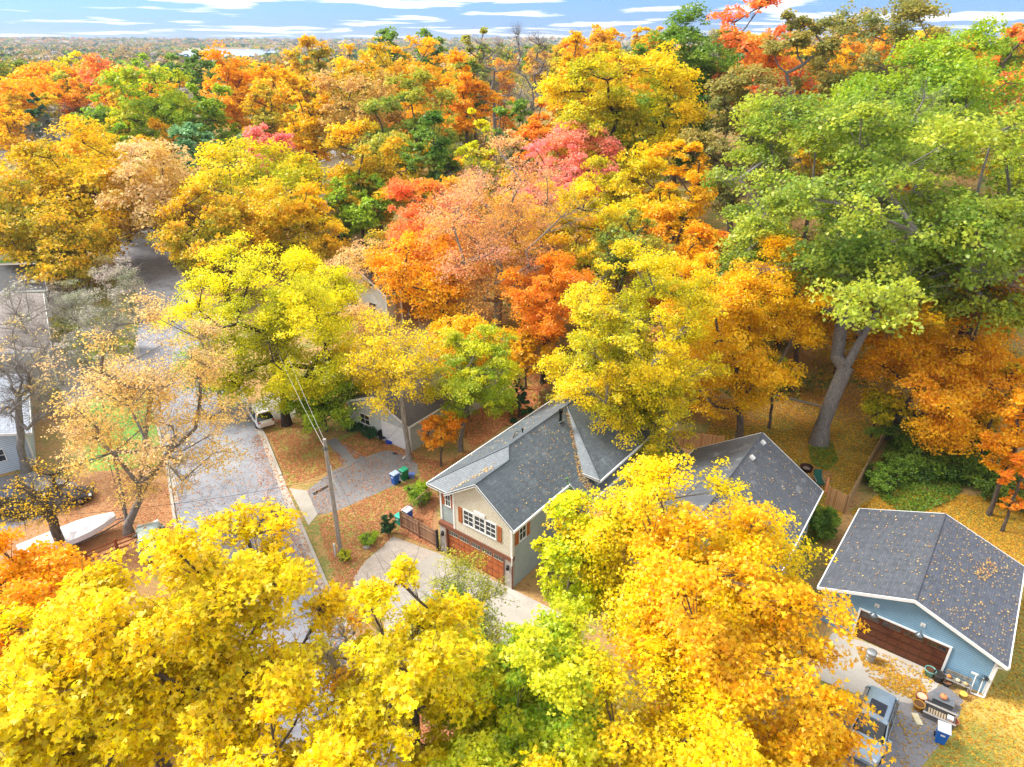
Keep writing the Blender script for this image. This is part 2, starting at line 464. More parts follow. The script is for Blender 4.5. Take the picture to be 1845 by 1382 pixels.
def tree_geo(rng, H, zb, a, off=(0, 0), leaf=.2, cover=1.5, nl=26, mcl=9, rt=.3, twigs=0, leaders=None,
             rich=False, bark=None, shape='round', holes=0.0, name='tree', spread=1.0, fork=.38, flat=.75, tufty=.84, maxl=90000, fine=2.2):
    """returns (trunk mesh, crown mesh); origin at the trunk's foot"""
    C = np.array([off[0], off[1], (H + zb) / 2.0]); b = (H - zb) / 2.0
    S = np.array([a, a, b])
    # lobes
    i = np.arange(nl) + .5
    ph = np.arccos(1 - 2 * i / nl); th = math.pi * (1 + 5 ** .5) * i + rng.random() * 6
    D = np.stack([np.cos(th) * np.sin(ph), np.sin(th) * np.sin(ph), np.cos(ph)], 1)
    D = unit(D + rng.normal(size=D.shape) * .22)
    f = rng.uniform(.52, .92, nl)
    inner = rng.random(nl) < .22
    f[inner] *= rng.uniform(.2, .6, inner.sum())
    if shape == 'cone':
        zr = (D[:, 2] + 1) / 2
        D = np.stack([D[:, 0], D[:, 1], D[:, 2]], 1)
        k = np.clip(1.15 - zr * 1.05, .05, 1.2)
        P = C + np.stack([np.cos(th) * k * a * .72, np.sin(th) * k * a * .72, (zr * 2 - 1) * b * .95], 1)
    elif shape == 'vase':
        P = C + D * S * f[:, None]
        zr = (P[:, 2] - zb) / (H - zb)
        kk = (.55 + .6 * np.clip(zr, 0, 1))[:, None]
        P[:, :2] = C[:2] + (P[:, :2] - C[:2]) * kk
    else:
        low = D[:, 2] < -.35
        f[low] *= .85
        P = C + D * S * f[:, None]
    lr = a * rng.uniform(.22, .46, nl) * spread * (26 / nl) ** .33
    if shape == 'cone': lr = a * .34 * np.clip(1.2 - (P[:, 2] - zb) / (H - zb), .3, 1.1)
    lobval = rng.random(nl)
    keep = rng.random(nl) >= holes
    # branch skeleton
    NP, PR, W = [], [], []
    def node(p, par): NP.append(np.array(p, float)); PR.append(par); W.append(0.0); return len(NP) - 1
    root = node((0, 0, -.3), -1)
    if leaders is None:
        cur = root; zt = zb + (H - zb) * .55; nst = 7
        for k in range(1, nst + 1):
            u = k / nst
            cur = node((off[0] * u ** 1.6 + rng.normal() * .03 * H * u * .5, off[1] * u ** 1.6 + rng.normal() * .03 * H * u * .5, zt * u), cur)
    else:
        for ld in leaders:
            cur = root if not isinstance(ld[0], int) else ld[0]
            for p in ld[(1 if isinstance(ld[0], int) else 0):]: cur = node(p, cur)
    nlead = len(NP)
    zmin = min(zb * .75, H * fork)
    def attach(t, cand0=1):
        A = np.array(NP)
        d = np.linalg.norm(A - t, axis=1) + .9 * np.maximum(0, A[:, 2] - t[2] + .05 * a)
        d[A[:, 2] < zmin] += 5 * H if nlead > 2 else 0
        d[0] += 9 * H
        return int(np.argmin(d))
    order = np.argsort(np.linalg.norm(P - np.array([off[0] * .5, off[1] * .5, zb]), axis=1))
    ends = []
    for q in order:
        j = attach(P[q]); p0 = NP[j]; dv = P[q] - p0; ln = np.linalg.norm(dv)
        nseg = max(1, int(ln / (a * .22)))
        cur = j
        for k in range(1, nseg + 1):
            u = k / nseg
            pt = p0 + dv * u + np.array([0, 0, -.045 * ln * math.sin(math.pi * u)]) + rng.normal(size=3) * ln * .045 * (1 if k < nseg else 0)
            cur = node(pt, cur)
        ends.append((q, cur))
    cl_pos, cl_r, cl_v, cl_l, cl_out = [], [], [], [], []
    segs_tw = []
    for q, e in ends:
        if not keep[q] and twigs == 0: continue
        m = max(4, int(mcl * fine * rng.uniform(.6, 1.4)))
        d = unit(rng.normal(size=(m, 3)) + (P[q] - C) / a * .9 + np.array([0, 0, .4]))
        rr_ = rng.uniform(.30, 1.08, m); rr_[rng.random(m) < .10] *= 1.28
        cp = P[q] + d * (lr[q] * rr_)[:, None] * np.array([1, 1, flat])
        par = PR[e] if PR[e] > 0 else e
        for z_ in range(m):
            c_ = node(cp[z_] - d[z_] * lr[q] * .12, e if rng.random() < .7 else par); W[c_] += 1
            if twigs:
                for _ in range(twigs):
                    t = cp[z_] + (d[z_] * .6 + rng.normal(size=3) * .6 + np.array([0, 0, .25])) * lr[q] * .55 * rng.uniform(.5, 1.1)
                    mid = (cp[z_] + t) / 2 + rng.normal(size=3) * lr[q] * .06
                    c2 = node(mid, c_); c3 = node(t, c2); W[c3] += .3
        if not keep[q]: continue
        cl_pos.append(cp); cl_r.append(np.full(m, lr[q] * (.66 / fine ** .5)) * rng.uniform(.5, 1.25, m)); cl_v.append(rng.random(m)); cl_l.append(np.full(m, lobval[q]))
        cl_out.append(unit(cp - (C * .6 + P[q] * .4)))
    n = len(NP); W = np.array(W); PRa = np.array(PR)
    for k in range(n - 1, 0, -1): W[PRa[k]] += W[k]
    A = np.array(NP); idx = np.arange(1, n)
    tot = max(W[0], 1)
    Rr = rt * np.maximum((W / tot), 1e-5) ** .5
    Rr = np.maximum(Rr, .006 if twigs else .012)
    r1 = Rr[idx]; r0 = np.minimum(Rr[PRa[idx]], r1 * 1.45)
    ist = (PRa[idx] == 0); r0[ist] = r1[ist] * 1.55
    tm = tubes_mesh(name + '_trunk', A[PRa[idx]], A[idx], r0, r1, bark or BARK)
    if not cl_pos or cover <= 0: return tm, None
    cp = np.concatenate(cl_pos); crr = np.concatenate(cl_r); cv = np.concatenate(cl_v); clv = np.concatenate(cl_l); co = np.concatenate(cl_out)
    area = 4 * math.pi * ((2 * (a * b) ** 1.6 + (a * a) ** 1.6) / 3) ** (1 / 1.6)
    nleaf = int(min(maxl, cover * area / (leaf * leaf * .38)))
    wgt = crr ** 2; wgt /= wgt.sum()
    pick = rng.choice(len(cp), nleaf, p=wgt)
    g = rng.normal(size=(nleaf, 3)); gl = np.linalg.norm(g, axis=1, keepdims=True)
    g = g / gl * np.minimum(gl, 2.0) * .50; g[:, 2] = np.where(g[:, 2] < 0, g[:, 2] * .55, g[:, 2])
    pos = cp[pick] + g * crr[pick][:, None] * np.array([1.15, 1.15, .62]) * tufty
    pos[:, 2] -= .10 * crr[pick] * (g[:, 0] ** 2 + g[:, 1] ** 2) * 3
    nrm = co[pick] * .45 + np.array([0, 0, .75]) + rng.normal(size=(nleaf, 3)) * .55
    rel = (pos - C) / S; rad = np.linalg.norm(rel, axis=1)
    mxv = .34 * clv[pick] + .34 * cv[pick] + .36 * np.clip(1.05 - rad, 0, 1) + .22 * np.clip(-rel[:, 2], 0, 1) + .12 * rng.random(nleaf)  # inner, lower leaves less turned; on green crowns this also paints depth shading
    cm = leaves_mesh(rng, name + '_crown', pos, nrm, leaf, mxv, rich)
    return tm, cm

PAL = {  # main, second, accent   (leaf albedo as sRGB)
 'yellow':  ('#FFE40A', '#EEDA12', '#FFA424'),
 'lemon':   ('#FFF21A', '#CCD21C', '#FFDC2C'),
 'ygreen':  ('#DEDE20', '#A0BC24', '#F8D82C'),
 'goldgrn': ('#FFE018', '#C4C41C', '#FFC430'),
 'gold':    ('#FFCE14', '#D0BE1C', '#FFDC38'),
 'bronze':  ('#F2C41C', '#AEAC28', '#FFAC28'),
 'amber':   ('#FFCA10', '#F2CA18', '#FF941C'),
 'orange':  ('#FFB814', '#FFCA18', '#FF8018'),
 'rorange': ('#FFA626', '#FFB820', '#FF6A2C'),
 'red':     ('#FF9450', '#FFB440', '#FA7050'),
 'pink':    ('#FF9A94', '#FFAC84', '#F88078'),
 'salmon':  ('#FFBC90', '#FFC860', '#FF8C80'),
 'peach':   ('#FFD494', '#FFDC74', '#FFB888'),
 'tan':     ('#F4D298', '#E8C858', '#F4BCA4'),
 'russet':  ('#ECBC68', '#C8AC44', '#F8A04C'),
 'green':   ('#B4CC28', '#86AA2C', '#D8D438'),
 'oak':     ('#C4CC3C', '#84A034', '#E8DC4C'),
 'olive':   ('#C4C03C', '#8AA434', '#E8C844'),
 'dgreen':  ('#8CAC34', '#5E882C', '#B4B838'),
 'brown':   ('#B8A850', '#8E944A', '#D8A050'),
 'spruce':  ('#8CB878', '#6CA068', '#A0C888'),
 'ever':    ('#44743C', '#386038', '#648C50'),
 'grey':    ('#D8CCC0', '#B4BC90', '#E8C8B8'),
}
PAL = {k: tuple(lin(c) for c in v) for k, v in PAL.items()}
def setpal(o, pal, rng=None, jit=.0):
    for k, c in zip(('ca', 'cb', 'cc'), PAL[pal]):
        if rng is not None and jit: c = tuple(min(1, max(0, x * (1 + (rng.random() - .5) * jit))) for x in c)
        o[k] = [float(x) for x in c]
        o.id_properties_ui(k).update(subtype='COLOR', min=0.0, max=1.0)
TREES = []      # (x, y, radius, top)
FOOT = []       # keep-out rectangles for the filler woods
def put_tree(name, cat, label, x, y, tm, cm, pal, group=None, rz=0.0, scl=None, z=None, seed=0):
    e = thing(name, label, cat, (x, y, terrain(x, y) if z is None else z), rz, group)
    if scl: e.scale = scl
    o = bpy.data.objects.new('trunk', tm); COL.objects.link(o); o.parent = e
    if cm is not None:
        c = bpy.data.objects.new('crown', cm); COL.objects.link(c); c.parent = e
        setpal(c, pal, np.random.default_rng(seed), .10)
    return e
def solve(u, vt, w, ht=None, Y=None, zbf=.35):
    """from the crown's outline in the photo to its place: returns x, y, radius, top, bottom (absolute heights)"""
    dl = PITCH + math.atan((vt - CYP) / FPX); sn, cs = math.sin(dl), math.cos(dl)
    yy = Y or 80.0; zc = 12.0; a = 5.0
    for _ in range(60):
        gx = (u - CXP) / FPX * (yy * _c + (CAM_H - zc) * _s)
        g0 = terrain(gx, yy)
        if ht is not None:
            zt = g0 + ht
            zb = g0 + zbf * (zt - g0); b = (zt - zb) / 2; zc = (zt + zb) / 2
            a = w / 2 / FPX * (yy * _c + (CAM_H - zc) * _s)
            h = math.hypot(a * sn, b * cs) * .93
            yn = max(3.0, ((CAM_H - zc) * cs - h) / max(sn, .02))
            yy = yy * .5 + yn * .5
            top = zt
        else:
            b = max(.5, (zc - g0)) * (1 - zbf) / (1 + zbf)
            a = w / 2 / FPX * (yy * _c + (CAM_H - zc) * _s)
            h = math.hypot(a * sn, b * cs) * .93
            zn = CAM_H - (h + yy * sn) / cs
            zc = max(g0 + .5, zc * .5 + zn * .5); top = zc + b; zb = zc - b
    return gx, yy, a, top, zb
HAZE = 0.00010
# ------------------------------------------------------------------ the trees one can tell apart
# name, label, u, v of crown top, crown width (photo px), how its distance is known, crown base share, palette, options
def T(name, label, u, vt, w, spec, zbf, pal, cat='tree', **o):
    if spec[0] == 'b':
        bx_, by_ = G(spec[1], spec[2])
        x, y, a, top, zb = solve(u, vt, w, Y=by_ + o.pop('dy', 0.0), zbf=zbf)
    elif spec[0] == 'h':
        x, y, a, top, zb = solve(u, vt, w, ht=spec[1], zbf=zbf); bx_, by_ = x, y
    else:
        x, y, a, top, zb = solve(u, vt, w, Y=spec[1], zbf=zbf); bx_, by_ = x, y
    o.pop('dy', None)
    if 'top' in o: top = o.pop('top')
    g = terrain(bx_, by_)
    seed = int(u * 7 + vt * 13)
    rng = np.random.default_rng(seed)
    dist = math.sqrt(bx_ ** 2 + by_ ** 2 + (CAM_H - (top + zb) / 2) ** 2)
    pk = o.pop('px', 2.5)
    leaf = o.pop('leaf', max(.15, pk * dist / 683.0))
    H = top - g; zb_ = zb - g
    nl = o.pop('nl', int(min(60, max(16, 20 + a * 2.2))))
    wd_ = o.pop('wide', 1.17)
    if by_ > 62 and cat == 'tree': a *= wd_
    kw = dict(H=H, zb=zb_, a=a, off=(x - bx_, y - by_), leaf=leaf, nl=nl, rt=o.pop('rt', .011 * H + .013 * a), name=name)
    grp = o.pop('group', None)
    kw.update(o)
    tm, cm = tree_geo(rng, **kw)
    TREES.append((x, y, a, top))
    return put_tree(name, cat, label, bx_, by_, tm, cm, pal, grp, seed=seed)
SP = dict(cover=.42, twigs=2, holes=.12, spread=.95)          # thin autumn crowns
BR = dict(cover=.03, twigs=4, holes=.7, spread=1.0)           # bare crowns

def all_trees():
    # --- foreground crowns
    T('yellow_oak', 'big bright yellow oak crown at the lower left, hiding the near end of the street', 395, 922, 410, ('h', 16.8), .30, 'yellow', rich=True, leaf=.215, cover=1.45, nl=60, mcl=12, rt=.34, twigs=1, maxl=70000)
    T('yellow_oak', 'yellow oak crown just below the split rail fence', 235, 1008, 360, ('h', 15.0), .3, 'yellow', rich=True, leaf=.21, cover=1.4, nl=40, mcl=11, rt=.3, twigs=1)
    T('yellow_oak', 'yellow oak crown at the bottom left corner, below the orange maple', 70, 1090, 420, ('h', 14.5), .3, 'yellow', rich=True, leaf=.21, cover=1.4, nl=40, mcl=11, rt=.3, twigs=1)
    T('yellow_oak', 'smaller yellow oak crown between the street bottom and the concrete drive', 735, 1025, 300, ('h', 15.0), .25, 'yellow', rich=True, leaf=.20, cover=1.4, nl=34, mcl=11, rt=.25, twigs=1)
    T('yellow_oak', 'low yellow oak crown at the bottom edge joining the two larger yellow crowns', 515, 1245, 350, ('h', 12.0), .34, 'yellow', rich=True, leaf=.20, cover=1.4, nl=40, mcl=11, rt=.3, twigs=1)
    T('lichen_oak', 'grey oak snag with pale lichen boughs between two yellow oak crowns', 622, 1092, 150, ('h', 13.2), .45, 'amber', leaf=.2, cover=.12, nl=10, mcl=7, twigs=4, holes=.6, bark=BARK_PALE, rt=.16)
    T('orange_maple', 'orange maple at the left edge behind the huge yellow oak, below the boat', 15, 958, 260, ('h', 13.0), .3, 'orange', leaf=.2, cover=1.5, px=3)
    T('red_sapling', 'small coral red sapling by the split rail fence', 150, 1010, 110, ('h', 8.0), .3, 'rorange', leaf=.18, cover=.9)
    T('golden_ash', 'golden yellow ash crown overlapping the left slope of the dark roofed house', 1212, 842, 390, ('h', 14.0), .3, 'yellow', leaf=.165, cover=1.45, nl=52, mcl=11)
    T('golden_ash', 'broad golden ash crown touching the blue garage roof, beside the parked grey car', 1318, 940, 440, ('h', 14.2), .3, 'amber', rich=True, leaf=.165, cover=1.5, nl=60, mcl=12)
    T('lime_ash', 'narrow lime yellow ash top in front of the house side wall', 1030, 888, 165, ('h', 12.5), .3, 'lemon', leaf=.18, cover=1.5, nl=24)
    T('lime_ash', 'lower yellow green ash crown at bottom centre below the garage door', 985, 1105, 310, ('h', 12.0), .25, 'ygreen', rich=True, leaf=.15, cover=1.4, nl=48, mcl=11)
    T('golden_ash', 'lowest golden ash crown, cut by the bottom edge left of the grey car', 1195, 1185, 480, ('h', 11.5), .2, 'yellow', rich=True, leaf=.155, cover=1.4, nl=46, mcl=11)
    T('golden_ash', 'small golden ash crown whose leaves hang over the bonnet of the grey car', 1445, 1240, 185, ('h', 10.0), .3, 'amber', rich=True, leaf=.15, cover=1.3, nl=26, mcl=10)
    T('lime_ash', 'lime green ash cut by the bottom edge, left of the golden crowns', 925, 1265, 300, ('h', 9.5), .2, 'ygreen', rich=True, leaf=.15, cover=1.3, nl=34, mcl=10)
    T('lime_ash', 'thin olive yellow crown left of the lime green ash, over the concrete drive', 872, 1150, 225, ('h', 8.5), .15, 'ygreen', cover=.9, twigs=1, leaf=.13, nl=34)
    T('pink_shrub_tree', 'small pink and peach leaved treetop between the two houses', 1118, 862, 120, ('h', 11.5), .4, 'peach', leaf=.17, cover=.9)
    T('twiggy_tree', 'olive twiggy half bare ornamental tree in front of the brown garage door', 828, 1015, 225, ('h', 7.0), .2, 'olive', leaf=.11, cover=.6, twigs=3, nl=26, mcl=9, shape='vase', rt=.1)
    # --- around the main house
    T('gold_maple', 'big golden green maple hanging over the back of the grey roofed house', 1148, 412, 290, ('b', 1212, 868), .06, 'goldgrn', cover=1.3, twigs=1, nl=78, mcl=11, leaf=.17, dy=1.0, bark=BARK_GREY)
    T('gold_maple', 'orange gold maple right behind the golden green maple, left of the giant oak trunk', 1312, 395, 275, ('b', 1330, 800), .03, 'amber', cover=1.6, nl=60, dy=2, leaf=.19)
    T('olive_treetop', 'grey green thin treetop above the golden green maple', 1125, 375, 110, ('Y', 70), .5, 'olive', cover=.7, twigs=1)
    T('gold_maple', 'low golden green maple crown hanging over the rear wing roof and its gutter', 1142, 615, 240, ('b', 1238, 852), .04, 'goldgrn', cover=1.2, twigs=1, nl=52, leaf=.16, bark=BARK_GREY, wide=1.0)
    o = T('giant_oak', 'giant green oak with a leaning grey trunk and a bracing beam, filling the right side', 1580, 108, 690, ('b', 1475, 800), .20, 'oak', nl=122, mcl=12, cover=1.25, leaf=.30, tufty=.72, rt=.66, bark=BARK_GREY, dy=5.5, spread=.80, flat=.5, holes=.09, twigs=1, maxl=150000,
          leaders=[[(.0, .1, 2), (.4, .3, 4.5), (1.2, .8, 7.5), (2.4, 1.4, 10.5), (3.9, 2.2, 13.5), (5.6, 3.4, 17)],
                   [3, (.9, 2.1, 8), (1.1, 3.2, 11.5), (1.6, 4.2, 15), (1.2, 5.0, 19)], [9, (3.0, 5.2, 17.5), (4.4, 6.2, 21)], [6, (8.5, 5, 20)], [10, (-2.5, 6, 21)]])
    T('green_oak', 'paler yellow green oak at the right edge, right of the giant oak', 1790, 300, 330, ('Y', 56), .42, 'oak', nl=60, cover=1.25, leaf=.29, tufty=.75, rt=.5, flat=.55)
    T('ygreen_oak', 'yellow green oak on the hilltop behind the giant oak, under the white clouds', 1690, 52, 290, ('Y', 92), .35, 'green', cover=1.3)
    T('orange_maple', 'orange maple half hidden beneath the giant oak, left of its trunk', 1440, 440, 190, ('b', 1425, 705), .3, 'amber', cover=1.5, leaf=.2)
    T('orange_maple', 'amber maple behind the giant oak trunk, between its two stems', 1530, 500, 160, ('Y', 68), .35, 'gold', cover=1.4, leaf=.22)
    T('orange_maple', 'large orange maple with a slim leaning trunk at the right, above the dark shrubs', 1730, 480, 330, ('b', 1598, 790), .05, 'orange', cover=1.6, nl=40, leaf=.2, dy=-1)
    T('orange_maple', 'deep orange maple at the right edge above the leaf covered lawn', 1838, 690, 110, ('Y', 44), .25, 'orange', cover=1.5, leaf=.19)
    T('red_shrub', 'low fiery orange shrub at the right edge beside the dark shrubs', 1843, 785, 60, ('Y', 42), .1, 'rorange', cat='shrub', cover=1.4, leaf=.15)
    T('thin_tree', 'slim yellow green tree just behind the ridge of the dark roofed house', 1392, 640, 70, ('b', 1385, 772), .45, 'ygreen', cover=1.0, leaf=.18, rt=.14)
    T('young_maple', 'small yellow green maple at the fence corner below the orange maple', 1585, 690, 85, ('Y', 56), .25, 'goldgrn', cover=1.1, leaf=.18)
    # --- centre
    T('driveway_maple', 'young maple with green and yellow leaves whose slim trunk stands left of the grey roof', 858, 585, 175, ('b', 830, 812), .2, 'ygreen', cover=1.4, leaf=.18, bark=BARK_GREY, rt=.2)
    T('orange_maple', 'glowing orange maple just above the driveway maple', 838, 575, 160, ('Y', 60), .3, 'amber', cover=1.5, leaf=.2)
    T('orange_sapling', 'small vivid orange maple beside the white garage wall', 792, 735, 78, ('Y', 51), .3, 'rorange', cover=1.3, leaf=.15)
    T('half_bare_tree', 'tall half bare tree with pale branches and salmon leaves in the middle', 900, 262, 265, ('b', 897, 640), .2, 'salmon', cover=.34, twigs=3, nl=44, mcl=10, holes=.1, leaf=.2, bark=BARK_PALE, shape='vase', rt=.5)
    T('red_maple', 'coral orange maple left of the half bare tree', 790, 295, 165, ('Y', 86), .1, 'red', cover=1.2, leaf=.25)
    T('red_maple', 'orange maple with yellow fringes behind the half bare tree trunk', 785, 400, 190, ('Y', 78), .2, 'orange', cover=1.2)
    T('yellow_maple', 'yellow orange maple right of the half bare tree', 985, 330, 190, ('Y', 84), .2, 'amber', cover=1.4)
    T('orange_maple', 'red orange maple over the dark trunks behind the back fence', 985, 450, 150, ('b', 978, 690), .35, 'rorange', cover=1.3, leaf=.2, bark=BARK_DARK)
    T('yellow_maple', 'yellow maple with orange patches left of the dark trunks behind the back fence', 948, 590, 90, ('Y', 66), .3, 'amber', cover=1.3)
    T('pink_maple', 'soft pink maple, the only pink crown in the middle of the woods', 1030, 212, 150, ('Y', 104), .25, 'pink', cover=1.5, leaf=.3)
    T('yellow_maple', 'yellow green maple below the pink maple on its right', 1120, 265, 150, ('Y', 92), .25, 'goldgrn', cover=1.5)
    T('orange_maple', 'tall orange maple left of the giant oak crown', 1228, 245, 125, ('Y', 84), .2, 'amber', cover=1.5, shape='vase')
    T('yellow_maple', 'yellow maple under the pink maple', 1060, 345, 150, ('Y', 78), .2, 'goldgrn', cover=1.5)
    T('orange_maple', 'orange maple behind the top of the golden green maple', 1215, 380, 150, ('Y', 76), .2, 'orange', cover=1.4)
    # --- left centre
    T('lime_locust', 'lemon yellow and green locust with a dark trunk beside the street', 495, 428, 345, ('b', 517, 765), .10, 'lemon', nl=60, mcl=11, cover=1.1, twigs=1, leaf=.19, bark=BARK_DARK, spread=.88, holes=.08, rt=.4)
    T('green_maple', 'green low hanging maple right of the dark locust trunk, above the lawn', 582, 672, 150, ('Y', 57), .1, 'green', cover=1.4, leaf=.18)
    T('green_tree', 'low green tree beside the street, left of the dark locust trunk', 385, 610, 150, ('Y', 61), .15, 'green', cover=.7, twigs=1, leaf=.2)
    T('thin_ash', 'half bare ash with grey twigs and yellow leaves in front of the white garage', 715, 560, 215, ('b', 737, 828), .28, 'yellow', cover=.5, twigs=3, holes=.12, leaf=.17, bark=BARK_PALE, rt=.22, nl=34)
    T('yellow_ash', 'bright yellow ash left of the half bare ash, beside the white garage', 655, 615, 100, ('Y', 60), .3, 'yellow', cover=1.4, leaf=.18)
    T('peach_sapling', 'thin peach coloured tree in front of the white gable', 655, 545, 95, ('Y', 72), .25, 'peach', cover=.6, twigs=2, leaf=.2)
    T('orange_sapling', 'thin orange tree growing before the brown roof', 668, 425, 120, ('Y', 88), .25, 'peach', cover=.55, twigs=2, leaf=.22)
    T('olive_tree', 'thin olive tree with brown yellow leaves above the brown roof', 712, 400, 90, ('Y', 94), .25, 'bronze', cover=.8, twigs=1)
    T('green_tree', 'green tree leaning over the roof of the two storey white house', 648, 300, 105, ('Y', 112), .2, 'green', cover=1.3)
    T('gold_oak', 'gold oak above the green tree by the two storey white house', 680, 216, 170, ('Y', 118), .1, 'gold', cover=1.4)
    T('yellow_shrub', 'yellow green shrub left of the red maple and brown roof', 755, 375, 70, ('Y', 92), .1, 'lemon', cover=1.3)
    # --- left
    T('peach_maple', 'wide half bare maple with many dark stems and peach leaves, left of the street', 258, 530, 440, ('b', 232, 962), .16, 'peach', cover=.26, twigs=3, nl=62, mcl=11, holes=.12, leaf=.155, bark=BARK_GREY, shape='vase', rt=.31, spread=.8, fork=.12, maxl=60000,
      leaders=[[(.1, 0, .8), (-1.0, .6, 3), (-2.0, 1.4, 6), (-3.6, 2.2, 9)], [1, (.1, .6, 3.5), (-.3, 1.5, 7), (-.6, 2.6, 11)], [1, (1.4, .4, 3), (2.2, 1.3, 7), (3.4, 2.0, 11)], [1, (1.2, 1.0, 3), (3.4, 1.8, 6), (5.8, 2.4, 8)], [1, (-.5, 1.0, 5), (-1.2, 2.5, 10)]])
    T('bare_tree', 'bare grey tree at the left edge in front of the pale blue house', 38, 592, 150, ('b', 48, 850), .2, 'peach', **BR, bark=BARK_GREY, nl=34, rt=.3)
    T('bare_tree', 'pale bare tree between the grey brown roof and the pale blue house', 62, 560, 130, ('Y', 60), .1, 'peach', cover=.05, twigs=4, holes=.5, bark=BARK_PALE, nl=34, leaf=.16, rt=.2)
    T('leafy_tree', 'tree with a short brown trunk behind the boat and small yellow leaves', 75, 835, 170, ('b', 118, 1002), .5, 'amber', cover=.13, twigs=2, leaf=.15, rt=.32)
    T('bare_tree', 'bare grey tree over the flat grey roof at the left', 30, 495, 130, ('Y', 70), .3, 'grey', **BR, bark=BARK_PALE, nl=30)
    for i, (u, v, ww, yy, lb) in enumerate([(130, 500, 90, 82, 'left most pale twig shrub beside the grey roof'), (185, 515, 110, 76, 'large pale twig shrub in the middle of the shrub bed'), (225, 462, 90, 88, 'pale twig shrub touching the road bend'), (150, 575, 90, 68, 'pale twig shrub in front of the shrub bed')]):
        T('lilac_shrub', lb, u, v, ww, ('Y', yy), .02, 'grey', cat='shrub', cover=.35, twigs=4, nl=22, leaf=.16, bark=BARK_PALE, shape='vase', fork=.02, rt=.12, group='twiggy grey shrubs left of the road')
    T('gold_locust', 'broad gold tree left of the road, the larger of the pair', 150, 225, 215, ('b', 140, 470), .04, 'gold', cover=1.2, nl=64, twigs=1, bark=BARK_DARK)
    T('gold_locust', 'ochre gold tree at the left edge with brown boughs', 45, 292, 190, ('Y', 105), .05, 'bronze', cover=.9, nl=50, twigs=1, bark=BARK_DARK)
    T('gold_locust', 'low ochre and green tree filling the space in front of the broad gold tree', 110, 372, 190, ('Y', 98), .03, 'bronze', cover=1.1, nl=50, twigs=1, bark=BARK_DARK)
    T('gold_locust', 'golden crown rising behind the broad gold tree', 172, 205, 100, ('Y', 135), .25, 'gold', cover=1.4)
    T('tan_oak', 'salmon and tan oak leaning over the road', 290, 256, 210, ('Y', 112), .12, 'tan', cover=1.15, twigs=1, nl=40)
    T('yellow_oak', 'large yellow and gold oak right of the road, upper part', 462, 246, 240, ('Y', 112), .05, 'goldgrn', cover=1.4, nl=44, twigs=1)
    T('gold_oak', 'ochre oak on the right roadside below the tan oak', 392, 330, 160, ('Y', 94), .02, 'bronze', cover=1.2, twigs=1)
    T('gold_oak', 'yellow gold oak right behind the lemon locust', 528, 325, 160, ('Y', 98), .02, 'gold', cover=1.4)
    T('bare_tree', 'grey bare tree beside the brown roofed house at the upper left', 75, 235, 100, ('Y', 150), .3, 'grey', **BR, bark=BARK_GREY)
    T('bare_tree', 'small grey bare tree left of the golden crown', 103, 185, 60, ('Y', 175), .3, 'grey', **BR, bark=BARK_GREY)
    T('green_column', 'narrow green tree between the golden crown and the tan oak', 226, 212, 52, ('Y', 150), .1, 'green', cover=1.4)
    T('spruce', 'blue green round tree in front of the yellow green oak', 358, 218, 88, ('Y', 148), .1, 'spruce', cover=1.6)
    T('pink_maple', 'low pink maple top behind the yellow and gold oak', 482, 222, 85, ('Y', 140), .3, 'pink', cover=1.4)
    T('two_tone_oak', 'yellow green oak with orange fringe, the tallest left of centre', 283, 118, 125, ('Y', 175), .12, 'ygreen', cover=1.5, nl=40)
    T('green_oak', 'green oak joined to the right of the yellow green oak', 372, 142, 90, ('Y', 172), .1, 'green', cover=1.4)
    T('orange_maple', 'wide orange maple below the lake', 425, 96, 120, ('Y', 190), .12, 'orange', cover=1.5, nl=40)
    T('orange_maple', 'orange maple right of the one below the lake', 500, 104, 90, ('Y', 180), .1, 'amber', cover=1.5)
    T('olive_tree', 'olive tree with a dark forked trunk in front of the orange maples', 480, 140, 75, ('Y', 160), .3, 'bronze', cover=.8, twigs=1, bark=BARK_DARK)
    T('yellow_tree', 'tall yellow tree with a dark straight trunk, left of the tan brown oak', 562, 128, 80, ('Y', 150), .25, 'amber', cover=1.3, bark=BARK_DARK)
    T('gold_tree', 'dark gold tree rising to the skyline left of centre', 572, 58, 85, ('Y', 215), .1, 'bronze', cover=1.5)
    T('gold_tree', 'orange gold tree below the skyline, above the tan brown oak', 655, 78, 130, ('Y', 190), .1, 'gold', cover=1.5)
    T('gold_tree', 'orange gold tree on the skyline right of the low green treetops', 760, 62, 110, ('Y', 195), .1, 'amber', cover=1.5)
    T('gold_tree', 'olive gold dome on the skyline left of the bare trees', 855, 36, 75, ('Y', 180), .1, 'olive', cover=1.5)
    T('tan_oak', 'tan brown oak with grey twigs in the upper middle', 652, 120, 150, ('Y', 150), .2, 'russet', cover=1.0, twigs=1)
    T('olive_oak', 'dark olive oak behind the tan brown oak', 745, 135, 150, ('Y', 140), .1, 'olive', cover=1.4)
    T('dark_elm', 'dark green elm in the shade left of the lime poplar', 785, 205, 110, ('Y', 118), .08, 'dgreen', cover=1.4)
    T('orange_maple', 'round orange maple left of the grey bare trees', 838, 93, 85, ('Y', 160), .2, 'orange', cover=1.6)
    T('lime_poplar', 'upright lime green tree above the half bare tree', 868, 188, 78, ('Y', 118), .08, 'lemon', cover=1.4, shape='vase')
    T('bare_tree', 'tall bare grey trees on the skyline, left stem group', 890, 45, 90, ('Y', 165), .15, 'grey', cover=.02, twigs=4, holes=.8, bark=BARK_GREY, nl=36, leaf=.3)
    T('bare_tree', 'tall bare grey trees on the skyline, right stem group', 958, 35, 90, ('Y', 160), .15, 'grey', cover=.02, twigs=4, holes=.8, bark=BARK_GREY, nl=36, leaf=.3)
